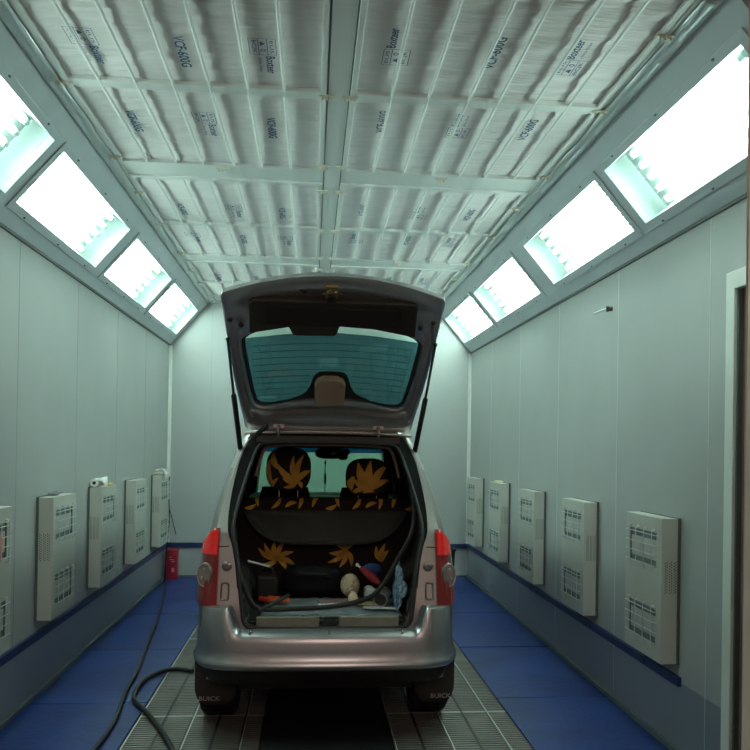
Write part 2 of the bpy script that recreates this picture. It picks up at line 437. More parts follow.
# ------------------------------------------------------------------ floor panels
YS = [3.48, 4.69, 5.89, 7.11, 9.07]
ORD = ['nearest the camera', 'second from the camera', 'third from the camera', 'farthest back, reaching the back wall']
for side in ('left', 'right'):
    xa, xb = (XL+.024, -.852) if side == 'left' else (1.06, XR-.024)
    for i in range(4):
        m = MB(); m.box((xa, YS[i]+.004, -.05), (xb, YS[i+1]-.004, random.uniform(-.002, .003)))
        o = m.build('floor_sheet', BLUE, bevel=.004)
        tag(o, 'blue sheet covering the floor along the %s wall, %s' % (side, ORD[i]), 'floor sheet', 'blue floor sheets along the walls')
EDG = {'left': [-.846, -.71, -.575, -.44, -.307, -.213], 'right': [.415, .548, .683, .816, .949, 1.055]}
NUM = ['first', 'second', 'third', 'fourth', 'fifth']
for side in ('left', 'right'):
    E_ = EDG[side]
    for i in range(5):
        xa, xb = E_[i]+.002, E_[i+1]-.002
        m = MB()
        m.m = 1 if (i % 2 == 0) else 2
        m.box((xa, YF+.02, -.05), (xa+.006, YB-.03, 0)); m.m = 2; m.box((xb-.005, YF+.02, -.05), (xb, YB-.03, 0)); m.m = 0
        y = YF+.03
        while y < YB-.05:
            m.box((xa+.006, y, -.022), (xb-.005, y+.017, -.001)); y += .030
        m.m = 1
        for ys in (4.45, 6.2, 7.95): m.box((xa, ys-.005, -.05), (xb, ys+.005, .0005))
        o = m.build('floor_grating', [GRATE, GRATEW, GRATED])
        k = 4-i if side == 'left' else i
        tag(o, 'long steel bar grating strip in the floor, %s %s of the black mat' % (NUM[k], 'left' if side == 'left' else 'right'), 'floor grating', 'steel floor gratings beside the black mat')
m = MB(); m.box((-.208, YF+.2, 0), (.410, 7.8, .006)); o = m.build('floor_mat', MATB, bevel=.002)
tag(o, 'black mat lying lengthwise on the floor under the car', 'floor mat')

# ------------------------------------------------------------------ heater cabinets
def make_heater():
    root = empty('heater_cabinet', (0, 0, 0), '', 'heater')
    Lh, Hh, Dp = .45, .672, .088          # along y, height, depth; back at x=0, front at x=-Dp (right wall)
    ops = [(.058, .45+.02, .225, .165), (.058, .075, .225, .165)]
    m = MB()
    t = .004
    # shell with two front openings
    ya, yb = .062, .062+.335
    Z = [0, .075, .24, .435, .60, Hh]
    m.box((-Dp, 0, 0), (-Dp+t, ya, Hh)); m.box((-Dp, yb, 0), (-Dp+t, Lh, Hh))
    for a, b in ((0, 1), (2, 3), (4, 5)): m.box((-Dp, ya, Z[a]), (-Dp+t, yb, Z[b]))
    m.box((-Dp+t, 0, 0), (0, t, Hh)); m.box((-Dp+t, Lh-t, 0), (0, Lh, Hh)); m.box((-Dp+t, t, 0), (0, Lh-t, t)); m.box((-Dp+t, t, Hh-t), (0, Lh-t, Hh))
    m.box((-.008, t, t), (0, Lh-t, Hh-t))
    m.build('cabinet', CAB, root)
    m = MB(); m.box((-.012, -.006, -.004), (.0, Lh+.006, Hh+.004)); m.build('back_plate', SEAL, root)
    for za, zb in ((Z[1], Z[2]), (Z[3], Z[4])):
        m = MB(); m.box((-Dp+.012, ya-.004, za-.004), (-Dp+.016, yb+.004, zb+.004))
        for p, q in (((ya-.004, za-.004), (ya, zb+.004)), ((yb, za-.004), (yb+.004, zb+.004)), ((ya, za-.004), (yb, za)), ((ya, zb), (yb, zb+.004))):
            m.box((-Dp+.004, p[0], p[1]), (-Dp+.012, q[0], q[1]))
        pn = m.build('heater_opening', CABD, root)
        m = MB(); c = (ya+yb)/2
        m.box((-Dp+.006, ya+.010, za+.030), (-Dp+.012, c-.002, zb-.038)); m.box((-Dp+.006, c+.002, za+.028), (-Dp+.012, yb-.010, zb-.038)); build_each(m, 'ceramic_plate', PLATE, pn, bevel=.002)
        m = MB(); x = -Dp-.016
        for z in (za+.01, za+.06, za+.105, zb-.01): m.tube([(-Dp, ya-.015, z), (x, ya-.012, z), (x, yb+.012, z), (-Dp, yb+.015, z)], .0024, 6)
        for k in range(4):
            y = ya+.02 + (yb-ya-.04)*k/3
            m.tube([(-Dp, y, za-.018), (x, y, za-.010), (x, y, zb+.010), (-Dp, y, zb+.018)], .0024, 6)
        for k in range(4):
            y = ya+.02+(yb-ya-.04)*k/3
            m.box((-Dp-.012, y-.006, zb+.008), (-Dp, y+.006, zb+.016))
        m.build('wire_guard', WIRE, pn)
    for yv in (-.0012, Lh+.0002):
        m = MB()
        for c in range(3):
            for r in range(12):
                for h_ in (0, 1):
                    xx = -.070+.0215*c+.0085*h_; zz = .328+.0125*r+.006*h_
                    m.prism([((.0031)*math.cos(k*PI/3), .0031*math.sin(k*PI/3)) for k in range(6)], lambda a, b, d: (xx+a, yv+d, zz+b), 0, .001)
        m.build('vent_holes', HOLE, root)
    return root
proto = make_heater()
RN = ['largest in view at the near end', 'second from the front', 'middle one of the row', 'second from the back', 'farthest, by the back corner']
LN = ['nearest, cut off by the frame', 'second from the front', 'middle one with a paper roll on top', 'second from the back', 'farthest, by the back corner']
for i, y in enumerate((3.805, 4.93, 6.075, 7.19, 8.29)):
    o = proto if i == 0 else copy_tree(proto); o.location = (XR-.002, y, .41 if i < 3 else .42)
    tag(o, 'white wall heater cabinet on the right wall, ' + RN[i], 'heater', 'wall heaters along both side walls')
for i, y in enumerate((3.725, 4.82, 5.90, 7.03, 8.18)):
    o = copy_tree(proto); o.rotation_euler = (0, 0, PI); o.location = (XL+.002, y+.45, .416)
    tag(o, 'white wall heater cabinet on the left wall, ' + LN[i], 'heater', 'wall heaters along both side walls')
# things lying on heaters
TOP = .416+.672+.001
root = empty('paper_roll', (-1.452, 5.91, TOP+.0305), 'white paper roll lying on the middle left heater', 'paper roll')
m = MB()
rows = []
for k in range(14):
    y = .16*k/13; r = .026+.010*math.sin(y*22) * (y/.16) 
    rows.append([((r)*math.cos(t*2*PI/20), y, r*math.sin(t*2*PI/20)) for t in range(20)])
m.grid(rows, close=True)
rin = [[(.012*math.cos(t*2*PI/20), y, .012*math.sin(t*2*PI/20)) for t in range(20)] for y in (0, .16)]
m.grid(rin, close=True); m.grid([rows[0], rin[0]], close=True); m.grid([rows[-1], rin[1]], close=True)
m.build('paper', WHITE, root, smooth=60)
m = MB(); m.tube([(0, .004, 0), (0, .15, 0)], .0115, 14); m.build('core', DARKH, root)
m = MB(); m.grid([[(.01, .02, .024), (.01, .16, .03)], [(.045, .03, .012), (.05, .16, .04)], [(.062, .05, -.022), (.06, .14, -.02)]]); o = m.build('loose_sheet', WHITE, root, smooth=60); o.modifiers.new('s', 'SOLIDIFY').thickness = .002
m = MB(); m.ell((0, 0, .009), .022, .07, .009, .6); o = m.build('foam_block', YEL, loc=(-1.425, 6.22, TOP), smooth=60); tag(o, 'small yellow piece beside the paper roll on the middle left heater', 'foam piece')
m = MB(); m.ell((0, 0, .010), .025, .045, .010, .6); m.ell((.006, .01, .018), .012, .03, .008, .7); o = m.build('sanding_block', GREYC, loc=(-1.45, 5.0, TOP), smooth=60); tag(o, 'small dark grey block on the second left heater', 'sanding block')
m = MB(); m.box((-.03, -.05, 0), (.03, .05, .016)); o = m.build('foam_block', YELP, loc=(1.66, 7.40, .42+.673), bevel=.004); tag(o, 'pale yellow block on the second heater from the back, right wall', 'foam piece')
# crumpled papers and glove on the far left heater
m = MB(); rows = []
for i in range(9):
    rows.append([(-.04+.11*i/8, -.12+.26*j/8, .006+.012*abs(math.sin(i*1.7+j*1.1))) for j in range(9)])
m.grid(rows); o = m.build('paper_sheet', mat('buff_paper', (.55, .50, .36), .8), loc=(-1.46, 8.36, TOP+.002)); o.modifiers.new('s', 'SOLIDIFY').thickness = .003; tag(o, 'crumpled buff paper on the far left heater', 'paper')
m = MB(); 
m.ell((.0, 0, .010), .026, .042, .008, .8); m.tube([(.02, -.02, .012), (.05, -.03, .008), (.066, -.03, -.03), (.064, -.03, -.075)], [.012, .012, .012, .007], 8); m.tube([(.02, .01, .012), (.05, .01, .01), (.068, .015, -.03), (.066, .02, -.06)], [.012, .013, .011, .006], 8); m.tube([(.02, .03, .012), (.05, .04, .01), (.066, .045, -.02), (.064, .05, -.045)], [.011, .012, .011, .006], 8)
o = m.build('work_glove', PALE, loc=(-1.44, 8.3, TOP+.040), smooth=70); tag(o, 'pale glove drooping over the edge of the far left heater', 'glove')
# pink cloth hung on the near left heater
m = MB(); rows = []
for i in range(15):
    z = 1.02-.21*i/14
    w = .035+.015*math.sin(i*.45)
    rows.append([(-1.373+.010*math.sin(j*1.6+i*.3)+.012*math.sin(PI*i/14), 3.86+w*(j/8-.5)*2, z) for j in range(9)])
m.grid(rows); o = m.build('cloth', PINK, smooth=70); o.modifiers.new('s', 'SOLIDIFY').thickness = .01; tag(o, 'reddish pink cloth hanging on the nearest left heater', 'cloth')

# nozzle on the right wall
root = empty('wall_nozzle', (XR, 4.757, 2.212), 'small metal nozzle rod fixed high on the right wall', 'nozzle')
m = MB(); m.tube([(0, 0, 0), (-.02, 0, 0)], .013, 12); m.tube([(-.02, 0, 0), (-.034, 0, 0)], .017, 6); m.build('fitting', mat('fitting_metal', (.12, .12, .11), .35, metal=.7), root, smooth=40)
m = MB(); m.tube([(-.03, 0, 0), (-.045, .02, -.004), (-.085, .06, -.022)], .006, 8); m.build('rod', WIRE, root, smooth=50)
m = MB(); m.box((-.036, -.022, -.005), (-.026, .022, .005)); m.build('lever', DARKH, root)

# red box and bin in the back corners
root = empty('red_box', (-1.395, 8.92, 0.001), 'tall red box standing on the floor in the back left corner', 'box')
m = MB(); m.box((-.055, -.05, 0), (.055, .06, .27)); m.build('body', RED, root, bevel=.008)
m = MB(); m.box((-.058, -.053, .27), (.058, .063, .305)); m.build('lid', RED, root, bevel=.006)
m = MB(); m.box((-.062, -.045, .01), (-.056, .055, .29)); m.build('side_strip', DARKH, root)
m = MB()
for q in ((-.02, .2, .02, .21), (-.005, .18, .03, .19), (-.025, .225, .0, .232), (.0, .08, .028, .12)): m.box((q[0], -.0515, q[1]), (q[2], -.05, q[3]))
m.build('glint_marks', mat('glint_tint', (.55, .25, .25), .6), root)  # pale spots painted as light reflected on the red front
root = empty('waste_bin', (1.365, 8.5, .001), 'black waste bin on the floor in the back right corner', 'bin')
m = MB(); m.lathe([(.085, 0), (.108, .36), (.100, .36), (.08, .012)], (0, 0, 0), 'z', 32); m.build('body', BLACKP, root, smooth=40)
m = MB(); m.lathe([(.106, .35), (.117, .352), (.117, .375), (.104, .375)], (0, 0, 0), 'z', 32, close=True); m.build('rim', BLACKP, root, smooth=40)

# hoses
def hose(px, r, z, mt, label, cat, name, extra=None):
    pts = [at_z(x, y, z) for x, y in px]
    if extra: pts = extra + pts
    m = MB(); m.tube(smoothpts(pts, 6), r, 10)
    return tag(m.build(name, mt, smooth=60), label, cat)
hose([(165.5, 583), (163, 598), (157, 621), (149.5, 638.5), (137, 671.5), (127, 689), (114, 722), (94, 750), (75, 775)], .011, .016, RUB, 'long black hose running along the left blue floor sheets', 'hose', 'air_hose')
hose([(193, 671), (184, 669.8), (175, 669), (163, 671), (154.5, 674), (145, 679.5), (138, 686.7), (134, 697), (137, 703), (144, 709.5), (157, 724.7), (166, 738), (172, 750), (180, 775)], .013, .016, RUB, 'black hose curling from beside the rear wheel across floor gratings', 'hose', 'air_hose')
m = MB(); m.tube(smoothpts([(-1.40, 8.68, 1.06), (-1.405, 8.69, .9), (-1.40, 8.7, .6), (-1.43, 8.72, .2), (-1.44, 8.73, .004)], 5), .006, 8)
m.tube(smoothpts([(-1.40, 8.69, .75), (-1.37, 8.75, .6), (-1.345, 8.8, .47)], 5), .004, 6)
tag(m.build('power_cable', RUB, smooth=60), 'thin black cable hanging beside the far left heater', 'cable')

# ------------------------------------------------------------------ CAR
XC, Y0 = .095, 4.0
car = empty('car', (XC, Y0, 0), 'silver hatchback car with its tailgate raised, parked in the middle', 'car')
def P(x, Y, z): return Vector((x, Y-Y0, z))
def cpx(px, py, Y): q = at_y(px, py, Y); return q.x-XC, q.z
REAR = [(.2, 4.06), (.6, 4.06), (.66, 4.075), (.98, 4.17), (1.17, 4.34), (1.38, 4.52), (1.52, 4.63)]
rear = lambda z: interp(z, REAR)
SEC = [(0, .2), (.57, .2), (.63, .27), (.652, .45), (.66, .62), (.65, .8), (.628, .98), (.592, 1.15), (.535, 1.33), (.487, 1.43), (.40, 1.485), (.22, 1.51), (0, 1.515)]
HOOD = {7: .615, 8: .59, 9: .56, 10: .48, 11: .28, 12: 0}
GD = [(0, .865), (.02, .893), (.05, .918), (.10, .936), (.16, .948), (.3, .968), (.5, 1.0)]
gd = lambda d: interp(d, GD)
def ring_full(half):   # half: list of Vector with x>=0, from bottom centre to top centre
    return half + [Vector((-p.x, p.y, p.z)) for p in half[-2:0:-1]]
rows = []
def fine(tab, n=3):
    out = []
    for i in range(len(tab)-1):
        p0, p1, p2, p3 = (Vector((*tab[max(0, min(len(tab)-1, k))], 0)) for k in (i-1, i, i+1, i+2))
        for k in range(n):
            t = k/n; q = .5*((2*p1)+(p2-p0)*t+(2*p0-5*p1+4*p2-p3)*t*t+(3*p1-p0-3*p2+p3)*t**3); out.append((q.x, q.y))
    out.append(tab[-1]); return out
SECF = [SEC[0], SEC[1]] + fine(SEC[1:], 3)[1:]
for d, g in GD: rows.append(ring_full([P(w*g, rear(z)+d, z) for w, z in SECF]))
KT = [(5.35, 1, 1), (6.0, 1, 1), (6.6, .995, 1), (6.75, .965, 1), (7.0, .82, .995), (7.25, .62, .99), (7.5, .42, .98), (7.7, .385, .965), (7.95, .34, .94), (8.13, .27, .88), (8.24, .18, .80), (8.29, .08, .70)]
for Y, k, g in KT:
    half = []
    for i, (w, z) in enumerate(SECF):
        if z > .62: z2 = .62+(z-.62)*k
        else: z2 = z
        kk = max(0, min(1, (k-.4)/.6))
        if z > .98:
            wh = interp(z, [(.98, .628), (1.15, .615), (1.33, .59), (1.43, .56), (1.485, .48), (1.51, .28), (1.515, 0)])
            w = wh*(1-kk)+w*kk
        half.append(P(w*g, Y, z2))
    rows.append(ring_full(half))
def cap_strips(m, ring, flip=False):
    n = len(ring); h = n//2
    for i in range(h):
        q = [ring[i], ring[i+1], ring[(n-i-1) % n], ring[(n-i) % n]]
        u = []
        for v in q:
            if v not in u: u.append(v)
        if len(u) > 2: m.face(u if flip else u[::-1])
def tmp(mb, mats):
    o = mb.build('tmp', mats); return o
m = MB(); R = m.grid(rows, close=True); cap_strips(m, R[0]); cap_strips(m, R[-1], True)
outer = tmp(m, [SILVER, JAMB, BLACKP, HEADL])
def cutter(mb, idx): 
    for f in mb.b.faces: f.material_index = idx
    return tmp(mb, [SILVER, JAMB, BLACKP, HEADL])
cuts = []
# cavity
SIN = [(0, .520), (.400, .520), (.425, .66), (.545, .76), (.565, .98), (.535, 1.15), (.48, 1.33), (.425, 1.42), (.33, 1.45), (0, 1.465)]
m = MB(); rr = []
for d, g in ((.07, .93), (.3, .965), (.5, .99)): rr.append(ring_full([P(w*g, rear(z)+d, z) for w, z in SIN]))
for Y, k in ((5.4, 1), (6.6, 1), (6.72, .985), (7.0, .82), (7.25, .63), (7.45, .47)): rr.append(ring_full([P(w*.99, Y, z if z < .62 else .62+(z-.62)*k) for w, z in SIN]))
R = m.grid(rr, close=True); cap_strips(m, R[0]); cap_strips(m, R[-1], True); cuts.append(cutter(m, 3))
# tailgate opening
APH = [(0, .530), (.31, .530), (.365, .536), (.392, .558), (.405, .62), (.418, .72), (.430, .82), (.446, .9), (.462, .98), (.448, 1.1), (.415, 1.24), (.387, 1.34), (.366, 1.385), (.33, 1.405), (.2, 1.412), (0, 1.414)]
AP = fine(APH, 3)
APF = AP + [(-x, z) for x, z in AP[-2:0:-1]]
m = MB(); m.prism(APF, lambda a, b, d: P(a, d, b), 3.7, 4.8); cuts.append(cutter(m, 1))
# side windows
SW = [[(4.66, 1.03), (5.02, 1.02), (5.02, 1.36), (4.82, 1.36)], [(5.1, 1.01), (5.88, 1.0), (5.88, 1.37), (5.1, 1.37)], [(5.97, 1.0), (7.12, 1.0), (6.72, 1.35), (5.97, 1.37)]]
for w in SW:
    m = MB(); m.prism(w, lambda a, b, d: P(d, a, b), -1, 1); cuts.append(cutter(m, 2))
WS = [(-.545, .985), (.545, .985), (.475, 1.375), (-.475, 1.375)]
m = MB(); m.prism(WS, lambda a, b, d: P(a, d, b), 6.62, 7.75); cuts.append(cutter(m, 2))
for wy in (4.52, 7.28):
    for s in (-1, 1):
        m = MB(); m.prism([(wy+.335*math.cos(2*PI*k/40), .29+.335*math.sin(2*PI*k/40)) for k in range(40)], lambda a, b, d: P(s*d, a, b), .425, .9); cuts.append(cutter(m, 2))
m = MB(); m.box(P(-.9, 3.85, .1), P(.9, 4.22, .345)); cuts.append(cutter(m, 2))
for c in cuts:
    md = outer.modifiers.new('c', 'BOOLEAN'); md.operation = 'DIFFERENCE'; md.solver = 'EXACT'; md.object = c; md.material_mode = 'TRANSFER' if hasattr(md, 'material_mode') else 'INDEX'
dg = bpy.context.evaluated_depsgraph_get(); dg.update()
me = bpy.data.meshes.new_from_object(outer.evaluated_get(dg))
bpy.data.objects.remove(outer)
for c in cuts: bpy.data.objects.remove(c)
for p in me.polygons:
    if p.material_index == 0 and p.normal.y < -.35 and p.center.z > .5 and p.center.y < .75: p.material_index = 1  # rear-facing faces get the darker silver, imitating shade under the tailgate
me.shade_smooth(); me.set_sharp_from_angle(angle=math.radians(32)); me.name = 'body'
body = bpy.data.objects.new('body', me); COL.objects.link(body); body.parent = car

# side glass and windscreen
def wz(z): return interp(z, [(q[1], q[0]) for q in SEC[4:]])
for w in SW:
    for s in (-1, 1):
        m = MB(); rws = []
        a, b, c, d = [Vector((*p, 0)) for p in w]
        for i in range(7):
            t = i/6; L_, R_ = a.lerp(d, t), b.lerp(c, t)
            rws.append([P(s*(wz(L_.y)*(gd(q_.x-rear(q_.y)) if q_.x < 4.9 else 1)-.022), q_.x, q_.y) for q_ in (L_.lerp(R_, j/6) for j in range(7))])
        m.grid(rws); o = m.build('side_window', WTINT, car, smooth=60); o.modifiers.new('s', 'SOLIDIFY').thickness = .004
m = MB(); rws = []
for i in range(9):
    t = i/8; z = .96+(1.345-.96)*t; Yw = 7.47-(7.47-6.79)*t; hw = .56-.085*t
    rws.append([P(hw*(j/6-1), Yw+.03*(1-((j-6)/6)**2), z) for j in range(13)])
m.grid(rws); ws = m.build('windscreen', WGREEN, car, smooth=60); ws.modifiers.new('s', 'SOLIDIFY').thickness = .005
m = MB(); rws = []
for i in range(4):
    t = i/3; z = 1.345+(1.39-1.345)*t; Yw = 6.79-.07*t; hw = .475-.012*t
    rws.append([P(hw*(j/6-1), Yw+.03*(1-((j-6)/6)**2), z) for j in range(13)])
m.grid(rws); o = m.build('sun_strip', WBLUE, ws, smooth=60); o.modifiers.new('s', 'SOLIDIFY').thickness = .005

# bumper: swept profile round the rear
plan = [(-.628, 4.24), (-.606, 4.13), (-.583, 4.07), (-.548, 4.02), (-.49, 3.988), (-.42, 3.97), (-.3, 3.958), (-.15, 3.951), (0, 3.949)]
plan = plan + [(-x, y) for x, y in plan[-2::-1]]
PL = [Vector((p.x, p.y)) for p in smoothpts([(x, y, 0) for x, y in plan], 4)]
def sweep(prof_fn, name, mt, smooth=40, parent=car):
    rws = []
    n = len(PL)
    for i, p in enumerate(PL):
        t = (PL[min(i+1, n-1)]-PL[max(i-1, 0)]).normalized(); nrm = Vector((t.y, -t.x))    # outward (rear)
        rws.append([P(p.x+nrm.x*o, p.y+nrm.y*o, z) for o, z in prof_fn(p)])
    m = MB(); R = m.grid(rws, close=True); m.face(R[0][::-1]); m.face(R[-1])
    return m.build(name, mt, parent, smooth=smooth)
def bprof(p):
    k = max(0, min(1, (abs(p.x)-.425)/.05)); k = k*k*(3-2*k)
    zt = .520+.120*k                          # shoulders rise to the tail lights
    ins = -.12+.045*k
    return [(ins, zt+.012*(1-k)), (-.03, zt+.010*(1-k)), (-.010+.003*k, zt-.004), (-.001, zt-.018), (.004, .48), (.006, .44), (.008, .412), (.016, .396), (.023, .383), (.023, .372), (.014, .358), (-.01, .35), (ins, .35)]
sweep(bprof, 'bumper', SILVER, 50)
sweep(lambda p: [(-.10, .352), (.004, .352), (-.004, .335), (-.02, .31), (-.035, .285), (-.10, .28)], 'bumper_valance', BLACKP, 40)
for x in (-.36, .005, .345):
    m = MB(); m.tube([P(x, 3.945, .529), P(x, 3.965, .530)], .006, 8); m.ell(P(x, 3.985, .532), .011, .011, .004); m.build('sill_screw', CHROME, car, smooth=50)
# tail lights
def tl_surf(z, d, off=0):
    w = wz(z)*gd(d) if z > .62 else .66*gd(d)
    nx = .45+.5*min(1, d/.08); ny = -(1-.75*min(1, d/.12))
    return w+nx*off, rear(z)+d+ny*off
XO = [(.636, .600), (.66, .612), (.72, .618), (.80, .617), (.87, .608), (.92, .592), (.955, .573), (.978, .552), (.992, .535)]
GI = [(g, d) for d, g in GD]
def dmax(z): return interp(interp(z, XO)/wz(max(z, .63)), GI)
def tl_patch(s, z0, z1, f0, f1, off, th, name, mt, parent, nz=22, nd=9, inner=None):
    m = MB(); fr, bk = [], []
    for i in range(nz+1):
        z = z0+(z1-z0)*i/nz; a, b = [], []
        for j in range(nd+1):
            f = f0+(f1-f0)*j/nd
            dm = dmax(z)
            if f < .18:   # inner strip on the rear face
                d = 0; w = (wz(max(z, .63))*gd(0)); x = .520+(w-.520)*f/.18 if w > .52 else w; y = rear(z)
                a.append(P(s*(x+.3*off), y-off, z)); b.append(P(s*x, y-off+th, z))
            else:
                d = dm*(f-.18)/.82
                x, y = tl_surf(z, d, off); x2, y2 = tl_surf(z, d, off-th); a.append(P(s*x, y, z)); b.append(P(s*x2, y2, z))
        fr.append(a); bk.append(b)
    m.grid(fr); m.grid(bk)
    for A, B in ((fr[0], bk[0]), (fr[-1], bk[-1]), ([r[0] for r in fr], [r[0] for r in bk]), ([r[-1] for r in fr], [r[-1] for r in bk])): m.grid([A, B])
    return m.build(name, mt, parent, smooth=50)
for s in (-1, 1):
    tl = tl_patch(s, .638, .992, 0, 1, .016, .03, 'tail_light', REDD, car)
    tl_patch(s, .87, .985, .04, .93, .019, .006, 'brake_lens', REDB, tl, 12, 8)  # brighter red imitates light coming through the upper lens
    # round lens
    m = MB(); cz, cd = .775, .014
    x, y = tl_surf(cz, cd, .0165); c = P(s*x, y, cz)
    nrm = Vector((s*.38, -.925, 0)); tx = Vector((s*.925, .38, 0)); tz = Vector((0, .1, 1.2))
    def disc(m, r0, r1, h, n=28):
        r0, r1 = r0*.87, r1*.87
        A = [c+tx*(r0*.80*math.cos(2*PI*k/n))+tz*(r0*math.sin(2*PI*k/n))+nrm*h[0] for k in range(n)]; B = [c+tx*(r1*.80*math.cos(2*PI*k/n))+tz*(r1*math.sin(2*PI*k/n))+nrm*h[1] for k in range(n)]
        m.grid([A, B], close=True); return A, B
    disc(m, .052, .05, (-.01, .007)); A, B = disc(m, .05, .02, (.007, .011)); m.poly(B)
    rl = m.build('reverse_lens', CLEARL, tl, smooth=60)
    m = MB(); disc(m, .056, .052, (-.005, .011)); disc(m, .052, .047, (.011, .009)); m.build('lens_ring', JAMB, tl, smooth=50)
    m = MB(); m.ell(c+tz*.022+nrm*.005, .009, .007, .009); m.ell(c-tz*.012+tx*.011+nrm*.006, .007, .007, .013); m.ell(c-tz*.014-tx*.011+nrm*.006, .006, .007, .012); build_each(m, 'bulb_reflector', JAMB, rl, smooth=60)
# jamb details
for s in (-1, 1):
    yj = rear(.81)
    m = MB(); o_ = P(s*.484, rear(.815)-.004, .815); m.lathe([(.014, 0), (.024, .0), (.022, -.007), (.016, -.010), (.008, -.010), (.006, -.004)], o_, 'y', 20); m.build('bump_stop', JAMB, car, smooth=50)
    m = MB(); 
    def rr_(w, h, r, n=5): 
        out = []
        for cx, cz, a0 in ((w-r, h-r, 0), (-w+r, h-r, 90), (-w+r, -h+r, 180), (w-r, -h+r, 270)):
            for k in range(n+1): t = math.radians(a0+90*k/n); out.append((cx+r*math.cos(t), cz+r*math.sin(t)))
        return out
    cz = .70; A = [P(s*.488+a, rear(cz+b)-.001, cz+b) for a, b in rr_(.021, .042, .01)]; B = [P(s*.488+a, rear(cz+b)-.007, cz+b) for a, b in rr_(.017, .038, .009)]; Cc = [P(s*.488+a, rear(cz+b)-.001, cz+b) for a, b in rr_(.013, .034, .008)]
    m.grid([A, B], close=True); m.grid([B, Cc], close=True); m.build('jamb_recess', JAMB, car, smooth=60)
    # shut line across the jamb
    m = MB(); m.tube([P(s*.535, rear(.905)-.002, .905), P(s*.478, rear(.905)-.002, .907)], .0025, 6); m.build('jamb_seam', BLACKP, car)
# weather seal round the opening
def aprim(off=0, y_off=-.008):
    out = []
    for x, z in APF:
        out.append(P(x*(1+off), max(rear(z), 4.06)+y_off, z+(off*.5 if z > 1 else -off*.5)))
    return out
seal = aprim(.0)
m = MB(); m.tube(seal+[seal[0]], .010, 8, cap=False); m.build('door_seal', RUB, car, smooth=60)
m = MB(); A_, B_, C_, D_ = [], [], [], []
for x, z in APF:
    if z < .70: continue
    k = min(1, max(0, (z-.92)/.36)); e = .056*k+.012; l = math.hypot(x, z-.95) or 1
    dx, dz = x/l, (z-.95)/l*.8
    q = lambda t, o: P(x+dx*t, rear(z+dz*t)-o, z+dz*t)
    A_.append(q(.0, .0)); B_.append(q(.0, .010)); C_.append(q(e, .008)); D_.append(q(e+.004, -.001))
m.grid([A_, B_, C_, D_]); m.build('seal_shade_strip', mat('seal_shade', (.008, .008, .008), .95, spec=.1), car, smooth=50)  # thin seal, widened upward in black to imitate shade on the rear pillars
# loose seal hanging across the boot
L1 = [(411, 488, 4.40), (414, 510, 4.31), (411, 534, 4.24), (398, 558, 4.23), (384, 583, 4.22), (370, 597, 4.22), (346, 604.5, 4.22), (322, 607.5, 4.2), (290, 609, 4.19), (268, 609.5, 4.18), (255, 606.5, 4.17), (246, 592, 4.17), (239, 570, 4.18), (235, 545, 4.2), (233, 520, 4.26)]
def carpts(L): return [Vector((p.x-XC, p.y-Y0, p.z)) for p in (at_y(*q) for q in L)]
m = MB(); m.tube(smoothpts(carpts(L1), 6), .0125, 10); m.tube(smoothpts(carpts([(258, 611, 4.165), (272, 604, 4.19), (289, 595, 4.24)]), 5), .011, 8); m.build('loose_seal', RUB, car, smooth=60)
# roof rear rail, gutter
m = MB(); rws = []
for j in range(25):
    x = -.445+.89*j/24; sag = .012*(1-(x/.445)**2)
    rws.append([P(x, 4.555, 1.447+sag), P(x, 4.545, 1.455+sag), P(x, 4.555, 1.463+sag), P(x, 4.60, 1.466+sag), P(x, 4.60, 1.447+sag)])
R = m.grid(rws, close=True); m.face(R[0]); m.face(R[-1][::-1]); m.build('roof_rail', mat('rail_highlight', (.72, .63, .58), .4, metal=.2), car, smooth=40)  # pale pink colour imitates light caught along the roof edge
m = MB(); rws = []
for x, z in [q for q in AP if q[1] > 1.3]: pass
pts = [P(x*.93, 4.6, z-.012) for x, z in APF if z > 1.2]
m = MB(); m.tube(sorted(pts, key=lambda p: p.x), .009, 8); m.build('headliner_edge', mat('brown_edge', (.20, .14, .11), .6), car, smooth=50)
m = MB(); m.box(P(-.38, 4.525, 1.412), P(.38, 4.56, 1.446)); m.build('roof_gutter', BLACKP, car)

# wheels
def wheel(wy, s):
    w = MB(); o = P(s*.538, wy, .295)
    prof = [(.19, -.07), (.25, -.085), (.275, -.088), (.289, -.078), (.295, -.062)]
    for k in range(5):
        a = -.052+k*.026-.008; prof += [(.295, a), (.295, a+.018-.002), (.287, a+.018), (.287, a+.0235)] if k < 4 else [(.295, a), (.295, a+.018)]
    prof += [(.295, .062), (.289, .078), (.275, .088), (.25, .085), (.19, .07)]
    w.lathe([(r, h) for r, h in prof], o, 'x', 56, close=True)
    root = w.build('wheel', TYRE, car, smooth=40)
    r = MB(); r.lathe([(.191, -.06), (.191, .06), (.175, .062), (.165, .03), (.06, .045), (.02, .05), (.02, -.02), (.16, -.05)], o, 'x', 40, close=True) if s > 0 else r.lathe([(.191, .06), (.191, -.06), (.175, -.062), (.165, -.03), (.06, -.045), (.02, -.05), (.02, .02), (.16, .05)], o, 'x', 40, close=True)
    r.build('rim', RIM, root, smooth=40)
for wy in (4.52, 7.28):
    for s in (-1, 1): wheel(wy, s)
m = MB(); m.tube([P(-.5, 4.52, .27), P(.5, 4.52, .27)], .03, 12); m.build('rear_axle', BLACKP, car, smooth=50)
